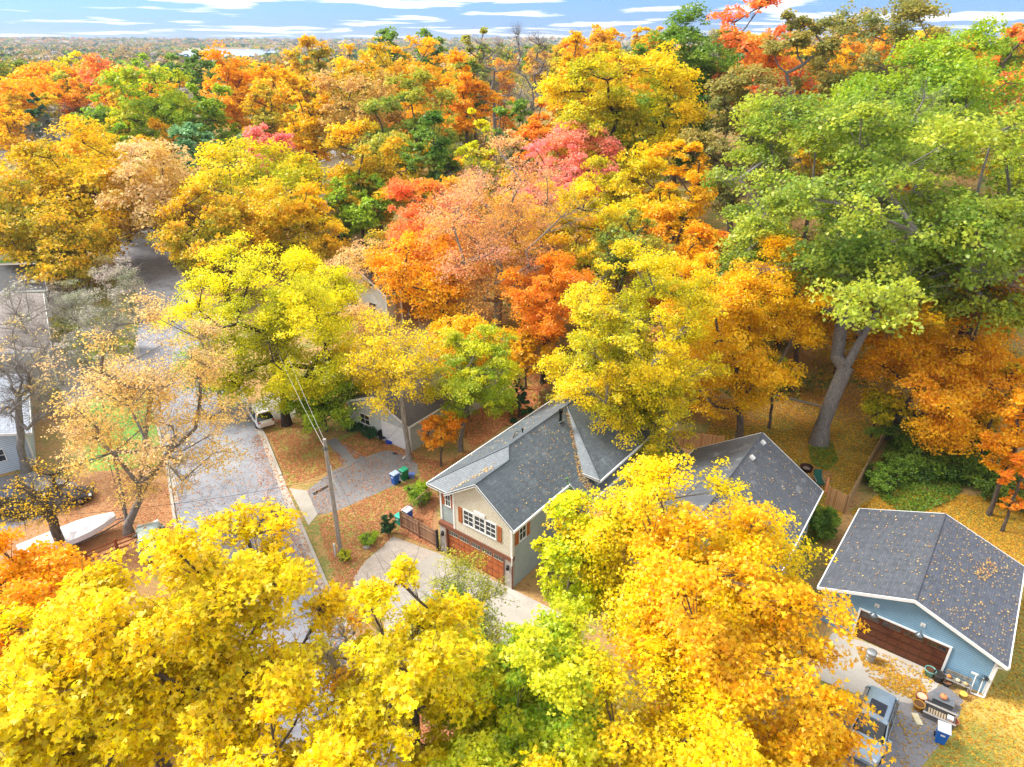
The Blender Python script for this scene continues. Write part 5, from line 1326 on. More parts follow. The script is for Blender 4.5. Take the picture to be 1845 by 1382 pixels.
def other_houses():
    # dark roofed house behind the golden ash
    O2 = (19.2, 36.2)
    m_r2 = shingles('grey_shingles', '#6A6F76', '#585D64', '#45494F', wx=.3, wy=.14, weather='#A2A8AA')
    blue_grey = siding('pale_blue_siding', '#A8BAC4', .12)
    o = left_of(loc2w(O2, TH, -.4, -5.0), TH, 9.2)
    e = gable_house('house', 'house with a steep grey gable roof and two pale vents behind the golden ash', 'house', o, TH, 9.2, 11.3, 4.0, 7.3, blue_grey, m_r2, ovx=.4, ovy=.4)
    foot(o, TH, 9.2, 11.3)
    for y in (10.6, 8.1):
        v = MB(); v.box((5.0, y, 7.12), (.34, .3, .28), ry=.6); v.build('roof_vent', plain('vent_metal', '#D8D8D4', .5), e)
    d = MB(); d.path([(9.5, 4.9, 3.9), (9.45, 4.7, 3.4), (9.3, 4.6, 3.0), (9.3, 4.6, .2)], .05); d.build('downspout', M_WHITE, e)
    litter_roof(o, TH, [(4.8, 1), (9.4, 1), (9.4, 11.3), (4.8, 11.3)], 260, (-.673, 0, 7.36 + 4.6 * .673), 31, 'pale leaves scattered on the right roof slope of the dark roofed house')
    for nm, y in (('window', 3.0),): window(e, (9.2, y, 2.0), .9, 1.1, face='right')
    # blue garage
    TG = TH - .045
    O3 = (27.38, 27.30)
    m_r3 = shingles('violet_grey_shingles', '#666B74', '#4E535C', '#424750', wx=.36, wy=.15, weather=None)
    m_blue = siding('blue_siding', '#7FA6BF', .15, .7)
    o = left_of(O3, TG, 9.2)
    e = gable_house('garage', 'light blue garage with a dark grey shingle roof and a dark brown door', 'garage', o, TG, 9.2, 9.5, 2.82, 4.76, m_blue, m_r3, ovx=.5, ovy=.4)
    foot(o, TG, 9.2, 9.5); FOOT.append((*loc2w(o, TG, 5, -4), 6, 4.5, TG))
    m_bd = siding('dark_brown_door', '#5C3018', .56, .85, var=.2)
    garage_door(e, 9.2 - 7.1, 9.2 - 2.25, -.015, 2.22, m_bd, rows=4, cols=4, lcol='#6A4630')
    t = MB(); xl, xr = 9.2 - 7.1, 9.2 - 2.25
    t.bx(xr, xr + .12, -.07, .01, 0, 2.3); t.bx(xl - .12, xl, -.07, .01, 0, 2.3); t.bx(xl - .12, xr + .12, -.072, .01, 2.24, 2.34); t.build('door_frame', M_WHITE, e)
    for s in (3.84, 6.35):
        x = 9.2 - s
        q = MB(); q.bx(x - .13, x + .13, -.03, -.003, 2.88, 3.14); q.build('lamp_plate', M_WHITE, e)
        q = MB(); q.path([(x, -.03, 3.02), (x, -.22, 3.05), (x, -.42, 2.95), (x, -.46, 2.75)], .018, 6)
        q.lathe([(.03, .22), (.08, .16), (.13, .1), (.24, 0), (.235, -.01), (.12, .08), (.02, .1)], (x, -.46, 2.55)); q.build('barn_lamp', plain('galvanised', '#7F868A', .35, .8), e)
    d = MB(); d.path([(9.62, -.3, 2.6), (9.3, -.1, 2.35), (9.29, -.08, .25), (9.25, -.35, .08), (8.6, -.42, .07)], .05, 8); d.build('downspout', M_WHITE, e)
    litter_roof(o, TG, [(4.7, -.2), (9.6, -.2), (9.6, 9.8), (4.7, 9.8)], 520, (-.373, 0, 4.80 + 4.6 * .373), 32, 'yellow leaves scattered on the right slope of the blue garage roof')
    litter_roof(o, TG, [(7.0, 5.5), (7.7, 5.6), (8.3, 7.6), (7.6, 8.2)], 170, (-.373, 0, 4.80 + 4.6 * .373), 33, 'drift of yellow leaves high on the blue garage roof')
    litter_roof(o, TG, [(-.3, -.2), (4.5, -.2), (4.5, 9.8), (-.3, 9.8)], 150, (.373, 0, 4.80 - 4.6 * .373), 34, 'few yellow leaves on the left slope of the blue garage roof')
    # neighbour's white garage end
    m_w = siding('grey_white_siding', '#C6D0D0', .14); m_dr = shingles('dark_shingles', '#50545A', '#42464C', '#34373C')
    O4 = (-9.3, 53.3); o = left_of(O4, TH, 8.0)
    e = gable_house('house', 'low neighbour house with white walls and dark roof behind the half bare ash', 'house', o, TH, 8.0, 13, 2.9, 4.7, m_w, m_dr, ovx=.3, ovy=.35)
    foot(o, TH, 8, 13, 1.0); FOOT.append((-13, 47, 6, 6, 0))
    garage_door(e, 4.4, 7.4, -.02, 2.2, plain('white_door', '#E4E6E6', .5), rows=4, cols=3, lights=False)
    d = MB(); d.path([(7.9, -.12, 2.9), (7.9, -.12, .3), (8.1, -.5, .12), (8.2, -1.3, .06)], .07, 8); d.build('downspout', M_WHITE, e)
    window(e, (2.2, 0, 1.6), 1.2, 1.0)
    # brown roofed house and the white gable beside it
    m_br = shingles('brown_shingles', '#6A5650', '#574640', '#453833'); m_bw = siding('brown_siding', '#A8805C', .16)
    D5 = Vector((2.85, 3.98)).normalized(); rz5 = rz_of(D5.x, D5.y); O5 = (-14.6, 85.2)
    o = left_of(O5, rz5, 9)
    e = gable_house('house', 'house with dark brown roof and tan wall in the middle of the woods', 'house', o, rz5, 9, 12, 4.6, 7.2, m_bw, m_br, ovx=.5, ovy=.4)
    foot(o, rz5, 9, 12, 1.5); window(e, (9, 3.4, 3.4), 1.3, 1.4, face='right')
    m_ww = siding('white_siding', '#DDE0DE', .18, vert=True)
    O6 = (-16.6, 86.6); D6 = Vector((.25, .97)).normalized(); rz6 = rz_of(D6.x, D6.y); o = left_of(O6, rz_of(.58, .81), 8.6)
    rz6 = rz_of(.58, .81)
    o = left_of((-16.4, 84.4), rz6, 8.6)
    e = gable_house('house', 'white gabled house front beside the brown roof, behind the thin peach tree', 'house', o, rz6, 8.6, 10, 4.3, 6.9, m_ww, m_dr, ovx=.5, ovy=.4)
    foot(o, rz6, 8.6, 10, 1.0)
    window(e, (2.2, 0, 2.0), 1.5, 1.2); window(e, (5.9, 0, 2.0), 1.3, 1.2)
    t = MB(); t.bx(-3.6, -.2, -2.2, 4, -.2, 2.6); t.build('garage_wing', m_ww, e)
    t = MB(); t.slab([(-3.9, -2.6, 2.75), (-.05, -2.6, 2.95), (-.05, 4.2, 2.95), (-3.9, 4.2, 2.75)], .18); t.build('wing_roof', m_dr, e)
    # two storey white house
    m_gw = siding('cream_siding', '#E0DCCB', .2)
    D7 = (.5, .866); rz7 = rz_of(*D7); o = (-33.8, 121.0); o = (-35.4, 119.5)
    e = gable_house('house', 'two storey white house with dark windows and grey roof far back in the centre', 'house', o, rz_of(-.5, .866), 11, 9, 5.6, 8.2, m_gw, m_dr, ovx=.5, ovy=.5)
    foot(o, rz_of(-.5, .866), 11, 9, 2)
    for x, z in ((1.6, 1.4), (4.2, 1.4), (8.6, 3.9), (2.6, 4.2), (6.0, 1.5)): window(e, (x, 0, z + .3), 1.7, 1.3)
    t = MB(); t.bx(0, 11, -.12, 0, 2.7, 2.95); t.build('belt_board', M_WHITE, e)
    # upper left houses
    o = (-139, 182)
    e = gable_house('house', 'house with weathered grey brown roof at the upper left edge', 'house', o, rz_of(.2, .98), 15, 9, 4.6, 8.5, siding('beige_siding', '#CFC8BC', .2), shingles('weathered_shingles', '#8C8078', '#776C66', '#5C534E'), ovx=.6, ovy=.6)
    foot(o, rz_of(.2, .98), 15, 9, 2); window(e, (10, 0, 2.3), 1.3, 1.5); window(e, (13, 0, 2.3), 1.3, 1.5)
    o = (-101, 112.5)
    e = gable_house('house', 'cream house with white framed window, left edge behind the gold trees', 'house', o, rz_of(-.12, .99), 16.5, 9, 3.4, 5.6, siding('cream_siding_two', '#D8CDA8', .2), m_br, ovx=.5, ovy=.5)
    foot(o, rz_of(-.12, .99), 16.5, 9, 1); window(e, (14.6, 0, 2.0), 1.6, 1.5, mull=(2, 1)); window(e, (9, 0, 2.0), 1.6, 1.5, mull=(2, 1))
    # flat grey roof and slate roof at the left
    m_flat = shingles('flat_brown_roof', '#A89C94', '#978B84', '#857A74', wx=.4, wy=.2)
    A, Bq = Vector(G(77, 527, 4.6)), Vector(G(92, 628, 4.6)); d = (A - Bq).normalized(); rz = rz_of(d.x, d.y)
    Lh = (A - Bq).length
    o = left_of((Bq.x, Bq.y), rz, 15)
    e = gable_house('house', 'house with a broad shallow grey brown roof left of the twiggy shrubs', 'house', o, rz, 14.6, Lh, 4.4, 5.9, siding('house_grey_siding', '#B4B4B0', .18), m_flat, ovx=.4, ovy=.0)
    foot(o, rz, 15, Lh, 1)
    A2, B2 = Vector(G(72, 474, 4.0)), Vector(G(84, 520, 4.0)); d = (A2 - B2).normalized(); rz2 = rz_of(d.x, d.y)
    o = left_of((B2.x, B2.y), rz2, 15)
    m_sl = shingles('slate_blue_shingles', '#4C525C', '#3E444E', '#30353D')
    e = gable_house('garage', 'building with a dark slate roof just behind the grey brown roof', 'garage', o, rz2, 14.6, (A2 - B2).length - .8, 3.9, 5.0, siding('house_white_siding', '#D0D0CC', .18), m_sl, ovx=.4, ovy=.4)
    foot(o, rz2, 15, 12, 1)
    # pale blue house at the left edge
    d = Vector((-.55, .83)).normalized(); rz3 = rz_of(d.x, d.y); O9 = G(66, 838, 0)
    o = left_of(O9, rz3, 12)
    e = gable_house('house', 'pale blue grey house at the left edge behind the bare tree', 'house', o, rz3, 12, 13, 3.4, 5.2, siding('ice_blue_siding', '#B9C8D6', .18), shingles('pale_grey_roof', '#B4BCC8', '#A6AEBB', '#939BA8', wx=.5, wy=.3), ovx=.5, ovy=.5)
    foot(o, rz3, 12, 13, 1); window(e, (9.5, 0, 1.8), 1.2, 1.1); window(e, (6, 0, 1.8), 1.2, 1.1)
    # shed behind the back fence
    o = G(1018, 700, 0)
    e = gable_house('shed', 'small white shed with brown roof behind the back fence', 'shed', o, TH, 2.6, 2.6, 2.0, 2.8, plain('shed_white', '#D4D8DC', .6), m_br, ovx=.15, ovy=.15)
    # roofs glimpsed in the woods
    for (u, v, yy, lb) in ((580, 268, 175, 'pale roofed cabin glimpsed between trunks below the yellow tree'), (100, 96, 640, 'distant white house at the edge of the far woods, upper left'), (640, 76, 900, 'distant pale house beyond the lake side woods'), (355, 72, 1750, 'white boathouse on the far lake shore')):
        x = (u - CXP) / FPX * (yy * _c + 30 * _s); k = 1 if yy < 300 else 2.2
        e = gable_house('cabin', lb, 'house', (x, yy), .4, 9 * k, 7 * k, 3 * k, 4.6 * k, plain('cabin_white', '#E6E4E0', .6), plain('cabin_roof', '#C9CCD2', .6), ovx=.5, ovy=.5)
        e.location.z = terrain(x, yy); FOOT.append((x + 4, yy + 3, 8 * k, 8 * k, .4))
def litter_roof(o, rz, poly, n, plane, seed, lb):
    q = litter('roof_leaves', lb, poly, n, .11, 'roofleaf', z=.025, seed=seed, clump=.35, plane=plane)
    q.location = (*o, 0); q.rotation_euler = (0, 0, rz); tag(q, cat='fallen leaves')
# ------------------------------------------------------------------ vehicles
M_TYRE = plain('tyre_rubber', '#17171A', .85); M_RIM = plain('alloy', '#A8ABAF', .3, .9); M_BLK = plain('black_plastic', '#141416', .45)
def rings_body(b, st, k=.12):
    """st: list of (x, halfwidth, z0, z1, crown); closed car-like hull along x"""
    rings = []
    for x, w_, z0, z1, cw in st:
        q = [(-.86, 0), (-1, .16), (-1, .62), (-.93, .90), (-.70, 1.0), (-.35, 1.0 + cw), (0, 1.0 + cw * 1.3), (.35, 1.0 + cw), (.70, 1.0), (.93, .90), (1, .62), (1, .16), (.86, 0)]
        rings.append([(x, w_ * a, z0 + (z1 - z0) * c) for a, c in q])
    b.loft(rings)
def car(name, label, cat, loc, rz, col, L_=4.7, Wd=1.86, Ht=1.68, suv=True, sunroof=False):
    """x forward"""
    e = thing(name, label, cat, loc, rz)
    h = Wd / 2; l = L_ / 2; m = paint('paint' + col, col)
    zb = Ht * .60
    b = MB()
    rings_body(b, [(-l, h * .74, .42, zb * .80, .0), (-l + .06, h * .86, .34, zb * .93, .01), (-l + .35, h * .96, .28, zb, .01), (-l * .5, h, .26, zb * 1.01, .01), (0, h, .25, zb, .01), (l * .42, h, .26, zb * .97, .02), (l * .62, h * .98, .27, zb * .93, .03), (l - .42, h * .93, .28, zb * .83, .03), (l - .1, h * .82, .32, zb * .70, .01), (l, h * .70, .38, zb * .58, 0)])
    b.build('body', m, e)
    # cabin: dark glass with roof panel and pillars on top
    fr, rr = (l * .50, -l + .18) if suv else (l * .42, -l * .72)
    tf, tr = (l * .14, -l + .62) if suv else (l * .1, -l * .42)
    wt = h * .76; wb = h * .95; zt = Ht - .07
    g = MB(); z0 = zb * .93
    g.loft([[(rr, -wb * .9, z0), (rr + .1, -wb, z0), (fr - .25, -wb, z0), (fr, -wb * .8, z0), (fr, wb * .8, z0), (fr - .25, wb, z0), (rr + .1, wb, z0), (rr, wb * .9, z0)],
            [(tr, -wt * .9, zt), (tr + .1, -wt, zt), (tf - .2, -wt, zt), (tf, -wt * .8, zt), (tf, wt * .8, zt), (tf - .2, wt, zt), (tr + .1, wt, zt), (tr, wt * .9, zt)]], smooth=False)
    g.build('windows', glass('car_glass', '#101418', .04), e)
    r = MB(); n = 9; rg = []
    for i in range(n):
        u = i / (n - 1); x = tr - .1 + (tf - tr + .16) * u; zz_ = zt - .03 + .09 * math.sin(math.pi * (.12 + .76 * u)); ww = wt * (1.03 if 0 < i < n - 1 else .93)
        rg.append([(x, -ww, zz_ - .05), (x, -ww * .92, zz_), (x, -ww * .5, zz_ + .035), (x, 0, zz_ + .045), (x, ww * .5, zz_ + .035), (x, ww * .92, zz_), (x, ww, zz_ - .05)])
    r.loft(rg); rf = r.build('roof', m, e)
    for s in (-1, 1):
        p = MB()
        p.tube((fr - .02, s * wb * .93, z0 + .02), (tf - .05, s * wt * .96, zt - .02), .045, k=6); p.build('pillar', m, e); p = MB(); p.tube((rr + .05, s * wb * .97, z0 + .02), (tr, s * wt * .97, zt - .02), .08, k=6); p.build('pillar', m, e); p = MB()
        xm = (fr + rr) / 2 - .05; p.tube((xm, s * wb * 1.005, z0), (xm, s * wt * 1.01, zt - .03), .035, k=6); p.build('pillar', m, e)
    if sunroof:
        q = MB(); q.box(((tf + tr) / 2 + .30, 0, zt + .104), (.86, wt * 1.15, .03)); q.build('sunroof', glass('car_glass', '#101418', .04), rf)
        q = MB(); q.tube((tr + .3, 0, zt + .03), (tr + .12, 0, zt + .2), .025, .01, k=6); q.build('antenna', m, rf)
        q = MB()
        for s in (-1, 1): q.path([(tr + .1, s * wt * .93, zt + .05), (tr + .3, s * wt * .95, zt + .1), (tf - .3, s * wt * .95, zt + .1), (tf - .15, s * wt * .93, zt + .05)], .02)
        q.build('roof_rail', M_BLK, rf)
    for s in (-1, 1):
        q = MB(); q.box((fr - .32, s * (h + .08), zb + .04), (.16, .22, .14), taper=.8); q.build('mirror', m, e)
        q = MB(); q.box((l - .18, s * h * .62, zb * .68), (.2, .32, .13), rz=-s * .35); q.build('headlight', glass('lamp_glass', '#C8CCD0', .1), e)
        q = MB(); q.box((-l + .08, s * h * .70, zb * .84), (.12, .28, .16)); q.build('tail_light', plain('tail_red', '#A01818', .3), e)
    lw = MB()
    for x in (fr - .35, (fr + rr) / 2 - .05, rr + .55):
        for s in (-1, 1): lw.bx(x - .006, x + .006, s * h - .004, s * h + .004, .38, zb * .9)
    lw.bx(-l * .62, l * .5, -h - .005, -h + .01, .28, .40); lw.bx(-l * .62, l * .5, h - .01, h + .005, .28, .40); lw.build('door_seams', M_BLK, e)
    for x in (-l * .60, l * .62):
        for s in (-1, 1):
            w_ = MB(); w_.lathe([(.20, -.10), (.31, -.11), (.345, -.07), (.345, .07), (.31, .11), (.20, .10)], (x, s * (h - .1), .345), axis='y'); ty = w_.build('wheel', M_TYRE, e)
            w_ = MB(); w_.lathe([(.02, s * .085), (.08, s * .085), (.2, s * .10), (.215, s * .09), (.215, s * .05)], (x, s * (h - .1), .345), axis='y'); w_.build('rim', M_RIM, ty)
    return e
def bin_(label, loc, rz, body, lid, open_=False, tilt=0, h=1.02):
    e = thing('wheelie_bin', label, 'bin', loc, rz)
    b = MB(); m = plain('bin' + body, body, .45, var=.06)
    b.loft([[(-.22, -.26, .04), (.22, -.26, .04), (.22, .22, .04), (-.22, .22, .04)], [(-.28, -.33, h), (.28, -.33, h), (.28, .30, h), (-.28, .30, h)]], smooth=False)
    for z in (.55, .8): b.box((0, -.315 - (z - .8) * .07, z * h), (.50, .02, .03))
    b.build('bin_body', m, e)
    r = MB(); r.bx(-.31, .31, -.36, .33, h - .04, h); r.build('rim', m, e)
    l = MB()
    if open_: l.box((0, .42, h - .25), (.6, .05, .62), rx=.25)
    else:
        l.loft([[(-.32, -.38, h + .002), (.32, -.38, h + .002), (.32, .34, h + .002), (-.32, .34, h + .002)], [(-.31, -.37, h + .05), (.31, -.37, h + .05), (.31, .33, h + .06), (-.31, .33, h + .06)], [(-.24, -.28, h + .09), (.24, -.28, h + .09), (.24, .26, h + .11), (-.24, .26, h + .11)]], smooth=False)
    l.build('lid', plain('lid' + lid, lid, .5, var=.05), e)
    q = MB(); q.tube((-.27, .38, h - .08), (.27, .38, h - .08), .02); q.build('handle', m, e)
    for s in (-1, 1):
        w_ = MB(); w_.lathe([(.02, -.03), (.12, -.03), (.13, 0), (.12, .03), (.02, .03)], (s * .25, .24, .13), axis='x', k=16); w_.build('wheel', M_BLK, e)
    q = MB(); q.box((0, -.33, h * .72), (.22, .012, .12), rx=.07); q.build('sticker', plain('sticker', '#E4E6E8', .5), e)
    return e

def pole_and_wires():
    x, y = G(615, 1003)
    e = thing('utility_pole', 'leaning free grey wooden utility pole by the kerb with wires from its top', 'utility pole', (x, y, 0))
    wood = barkmat('pole_wood', '#7C756E', '#B4ADA4')
    b = MB(); b.tube((0, 0, -.3), (0, 0, 10.1), .17, .12, k=14); b.build('pole_shaft', wood, e)
    b = MB(); b.bx(-.22, .22, -.16, -.13, 9.3, 9.42); b.tube((0, -.2, 9.35), (0, -.2, 9.6), .05, k=8); b.tube((.18, -.16, 9.42), (.18, -.16, 9.6), .04, k=8); b.build('insulator_bracket', plain('galvanised', '#7F868A', .35, .8), e)
    b = MB(); b.tube((.17, -.02, 6.6), (.17, -.02, 8.0), .035, k=6); b.tube((-.15, .1, 0), (-.15, .1, 3), .03, k=6); b.build('cable_riser', M_WHITE, e)
    b = MB(); b.tube((.05, .13, 7.0), (.55, .3, 5.2), .05, .03, k=6); b.build('cable_splice', M_WHITE, e)
    p2 = MB(); p2.tube((0, 0, -.1), (0, 0, 1.15), .075, k=10); o = p2.build('marker_post', plain('white_post', '#D8D8D2', .6)); o.location = (x - .42, y + .05, 0)
    tag(o, 'short white marker post standing beside the utility pole foot', 'post')
    def wire(nm, lb, a, c, sag, r=.022, m=M_BLK, cat='cable'):
        b = MB(); a, c = Vector(a), Vector(c); n = 24; pts = []
        for i in range(n + 1):
            u = i / n; p = a.lerp(c, u); p.z -= 4 * sag * u * (1 - u); pts.append(p)
        b.path(pts, r, 5); o = b.build(nm, m); tag(o, lb, cat, 'cables strung from the utility pole')
    dx, dy = -.52, .855
    wire('overhead_cable', 'pale thick cable running from the pole up the street to the left', (x, y - .1, 9.4), (x + dx * 32 + 3, y + dy * 32, 9.6), .8, .009, M_WHITE)
    wire('overhead_cable', 'second thin cable along the street above the pale one', (x, y + .1, 9.8), (x + dx * 32 + 4, y + dy * 32, 9.9), .7, .007, M_WHITE)
    wire('overhead_cable', 'black cable with a dark splice crossing low over the street to the left', (x, y, 7.0), (x - 28, y - 4.5, 6.8), 1.0, .012)
    wire('overhead_cable', 'black service cable running from the pole to the neighbour house', (x, y, 7.2), (-9.6, 54.0, 3.2), .7, .011)
    wire('overhead_cable', 'black cable running from the pole towards the camera over the street', (x, y, 8.8), (x + 14, y - 26, 8.6), .8, .008)
    wire('overhead_cable', 'thin cable crossing above the bare yard at the back right', (8, 62, 6), (27, 58, 6.2), .3, .018, M_WHITE)

def fences_and_yard():
    m_f = planks('weathered_fence', ['#6E4C34', '#96705A', '#B08A64', '#8A6448'], .14)
    m_new = planks('new_fence', ['#A8743A', '#C89058', '#D8A878', '#B88450'], .15)
    def board_fence(label, P, h, m, post=True, name='board_fence', th=.03):
        e = thing(name, label, 'fence', (*P[0], 0))
        o = Vector(P[0])
        for a, c in zip(P, P[1:]):
            a, c = Vector(a) - o, Vector(c) - o; d = (c - a); ln = d.length; d.normalize(); n = Vector((-d.y, d.x)) * th / 2
            b = MB(); k = int(ln / .145)
            for i in range(k):
                p0 = a + d * (i * ln / k + .004); p1 = a + d * ((i + 1) * ln / k - .004); hh = h + .02 * math.sin(i * 2.7) 
                b.add([(*(p0 - n), .04), (*(p1 - n), .04), (*(p1 + n), .04), (*(p0 + n), .04), (*(p0 - n), hh), (*(p1 - n), hh), (*(p1 + n), hh), (*(p0 + n), hh)], [(3, 2, 1, 0), (4, 5, 6, 7), (0, 1, 5, 4), (1, 2, 6, 5), (2, 3, 7, 6), (3, 0, 4, 7)])
            b.build('fence_panel', m, e)
            r = MB()
            for z in (.35, h - .3):
                q = a + n * 3.5; q2 = c + n * 3.5; r.tube((*q, z), (*q2, z), .035, k=4)
            r.build('rail', m, e)
            ps = max(1, round(ln / 2.4))
            for i in range(ps + 1):
                p = a + d * ln * i / ps + n * 4
                b = MB(); b.box((p.x, p.y, (h + .05) / 2), (.09, .09, h + .05), rz=math.atan2(d.y, d.x)); b.build('post', m, e)
        return e
    O = (0.02, 35.79)
    board_fence('weathered brown board gate fence between the house corner and the clipped shrub', [loc2w(O, TH1, -6.95, .0), loc2w(O, TH1, -10.9, .1)], 1.55, m_f)
    b = MB(); b.tube((0, 0, 0), (0, 0, 1.85), .11, k=10); o = b.build('gate_post', M_BLK); o.location = (*loc2w(O, TH1, -6.85, -.16), 0); tag(o, 'black gate post at the house end of the weathered board fence', 'post')
    # wire fence with top rail
    A = loc2w(O, TH1, -10.9, .2); Bp = G(790, 893)
    e = thing('wire_fence', 'low wire mesh fence with a brown top rail along the lawn', 'fence', (*A, 0)); d = Vector((Bp[0] - A[0], Bp[1] - A[1]))
    b = MB(); b.tube((0, 0, 1.45), (d.x, d.y, 1.45), .035, k=6); b.build('top_rail', m_f, e)
    for i in range(5): b = MB(); b.tube((d.x * i / 4, d.y * i / 4, 0), (d.x * i / 4, d.y * i / 4, 1.5), .03, k=6); b.build('post', plain('galvanised', '#7F868A', .35, .8), e)
    b = MB()
    for i in range(30): u = i / 29; b.tube((d.x * u, d.y * u, .05), (d.x * u, d.y * u, 1.42), .005, k=3, cap=False)
    for z in np.linspace(.1, 1.3, 8): b.tube((0, 0, z), (d.x, d.y, z), .005, k=3, cap=False)
    b.build('wire_mesh', plain('galvanised', '#7F868A', .35, .8), e)
    board_fence('short new cedar board fence between the dark roofed house and the tall fence', [G(1486, 908), G(1521, 926)], 1.75, m_new)
    P0, P1 = G(1521, 926), G(1610, 762)
    board_fence('tall weathered board fence running back along the ivy bed', [P0, P1], 1.8, planks('grey_fence', ['#7A6448', '#A08560', '#B89C74'], .14))
    board_fence('orange brown board fence in the shade behind the dark roofed house', [G(1225, 806), G(1300, 815)], 1.7, m_new)
    board_fence('brown board fence under the dark trunks at the back of the main house', [G(972, 733), G(1003, 718)], 1.8, m_f)
    # split rail fence by the boat
    P = [G(88, 1045), G(160, 1018), G(214, 996), G(268, 975)]
    e = thing('split_rail_fence', 'red brown three rail wooden fence in front of the boat', 'fence', (*P[0], 0)); o = Vector(P[0]); m_r = barkmat('red_wood', '#7A3A1C', '#B4683A')
    for p in P: q = Vector(p) - o; b = MB(); b.box((q.x, q.y, .62), (.16, .16, 1.3)); b.build('post', m_r, e)
    for a, c in zip(P, P[1:]):
        a, c = Vector(a) - o, Vector(c) - o
        for z in (.35, .72, 1.08): b = MB(); b.tube((a.x, a.y, z), (c.x, c.y, z + .02), .06, .05, k=6); b.build('rail', m_r, e)
    # bracing beam on the giant oak
    b = MB(); A, C_ = Vector((*G(1400, 712, 3.0), 3.0)), Vector((*G(1500, 737, 3.2), 3.2)); b.tube(A, C_, .11, .13, k=6); o = b.build('timber_beam', barkmat('grey_timber', '#8A8072', '#B8AE9C')); tag(o, 'long pale timber beam bracing the giant oak trunk to the next tree', 'beam')
    # main house bins
    p = lambda u, v: (*G(u, v), .02)
    bin_('blue bin with pale lid standing on the neighbour drive', p(713, 871), TH1 - .1, '#1C5FB4', '#A8BCDC')
    bin_('dark green bin standing beside the blue one on the neighbour drive', p(729, 864), TH1 - .1, '#0E6A3C', '#1E9470')
    bin_('blue bin with white lid behind the weathered board fence', p(736, 937), TH1, '#164CA8', '#E6ECF4')
    bin_('teal green bin behind the weathered board fence beside the white lidded one', p(722, 944), TH1, '#12A88C', '#34C0A4', h=.85)
    bin_('blue bin with white lid beside the planter on the asphalt at the bottom right', (*G(1692, 1334), .02), TH + .1, '#1268C0', '#E4EEF6')
    q = MB(); q.loft([[(-.25, -.18, 0), (.25, -.18, 0), (.25, .18, 0), (-.25, .18, 0)], [(-.32, -.24, .35), (.32, -.24, .35), (.32, .24, .35), (-.32, .24, .35)]], smooth=False); o = q.build('storage_tub', plain('tub_blue', '#5C74B8', .5)); o.location = (*G(741, 860), .02); tag(o, 'small blue grey tub on the grass beside the dark green bin', 'tub')
    # snow shovel / blue seat by the neighbour garage
    e = thing('round_chair', 'round black backed garden chair at the neighbour garage corner', 'chair', (*G(690, 797), .02), .5)
    q = MB(); q.lathe([(.02, .0), (.3, .03), (.36, .1), (.34, .12)], (0, 0, .45)); q.build('seat', M_BLK, e)
    q = MB(); q.lathe([(.02, -.02), (.36, .02), (.40, .0)], (0, .32, .85), axis='y'); q.build('backrest', M_BLK, e)
    for sx in (-1, 1):
        for sy in (-1, 1): q = MB(); q.tube((sx * .25, sy * .25, 0), (sx * .2, sy * .2, .46), .02); q.build('leg', M_BLK, e)
    q = MB(); q.loft([[(-.25, -.2, 0), (.25, -.2, 0), (.25, .2, 0), (-.25, .2, 0)], [(-.3, -.25, .3), (.3, -.25, .3), (.3, .25, .3), (-.3, .25, .3)]], smooth=False); o = q.build('storage_tub', plain('tub_royal', '#1C48B8', .5)); o.location = (*G(702, 799), .02); tag(o, 'royal blue tub against the neighbour garage wall', 'tub')
    rng = random.Random(4)
    def rock(lb, loc, s, col):
        import bmesh
        bm = bmesh.new(); bmesh.ops.create_icosphere(bm, subdivisions=2, radius=1)
        for v in bm.verts: v.co *= 1 + rng.uniform(-.16, .16)
        me = bpy.data.meshes.new('stone'); bm.to_mesh(me); bm.free(); me.materials.append(plain('rock' + col, col, .9, var=.25)); o = bpy.data.objects.new('stone', me); COL.objects.link(o); o.location = loc; o.scale = s; tag(o, lb, 'stone')
    rock('pale grey stone beside the low green plant on the lawn', (*G(661, 988), .1), (.26, .2, .2), '#A8A8A4')
    rock('small dark stone by the neighbour downspout', (*G(712, 818), .05), (.25, .15, .08), '#3E3E42')
    # things in front of the blue garage
    galv = plain('galvanised_can', '#B8BCBC', .35, .6)
    e = thing('metal_bin', 'galvanised round metal bin with lid in front of the dark brown door', 'bin', (*G(1566, 1190), .02))
    q = MB(); q.lathe([(.0, 0), (.22, 0), (.23, .03), (.27, .7), (.28, .71)], k=24)
    for z in (.2, .45): q.lathe([(.24 + z * .05, z - .015), (.262 + z * .05, z), (.24 + z * .05, z + .015)], k=24)
    q.build('can', galv, e); q = MB(); q.lathe([(.295, .69), (.295, .73), (.2, .78), (.05, .80), (0, .80)], k=24); q.path([(-.06, 0, .8), (-.05, 0, .85), (.05, 0, .85), (.06, 0, .8)], .012); q.build('lid', galv, e)
    def pot(lb, loc, r, h, col, fill='#5A3A24', plants=None):
        e = thing('flower_pot', lb, 'pot', loc)
        q = MB(); q.lathe([(0, 0), (r * .72, 0), (r * .95, h * .85), (r * 1.05, h * .86), (r * 1.05, h), (r * .92, h), (r * .9, h * .88)], k=22); q.build('pot', plain('pot' + col, col, .6), e)
        q = MB(); q.lathe([(r * .9, h * .88), (0, h * .9)], k=22); q.build('soil', plain('soil' + fill, fill, .95), e)
        return e
    pot('large teal glazed pot beside the garage door frame', (*G(1673, 1217), .02), .30, .5, '#6FA8A0')
    pot('terracotta pot with pale dried flowers, upper of the pot pair', (*G(1658, 1262), .02), .30, .4, '#A85C3C', '#D8C0A0')
    pot('ochre pot with brown soil, lower of the pot pair', (*G(1653, 1277), .02), .30, .42, '#C08A28', '#6A4A2C')
    pot('small clay basket pot right of the planter box', (*G(1716, 1305), .02), .26, .3, '#B07048', '#7A4028')
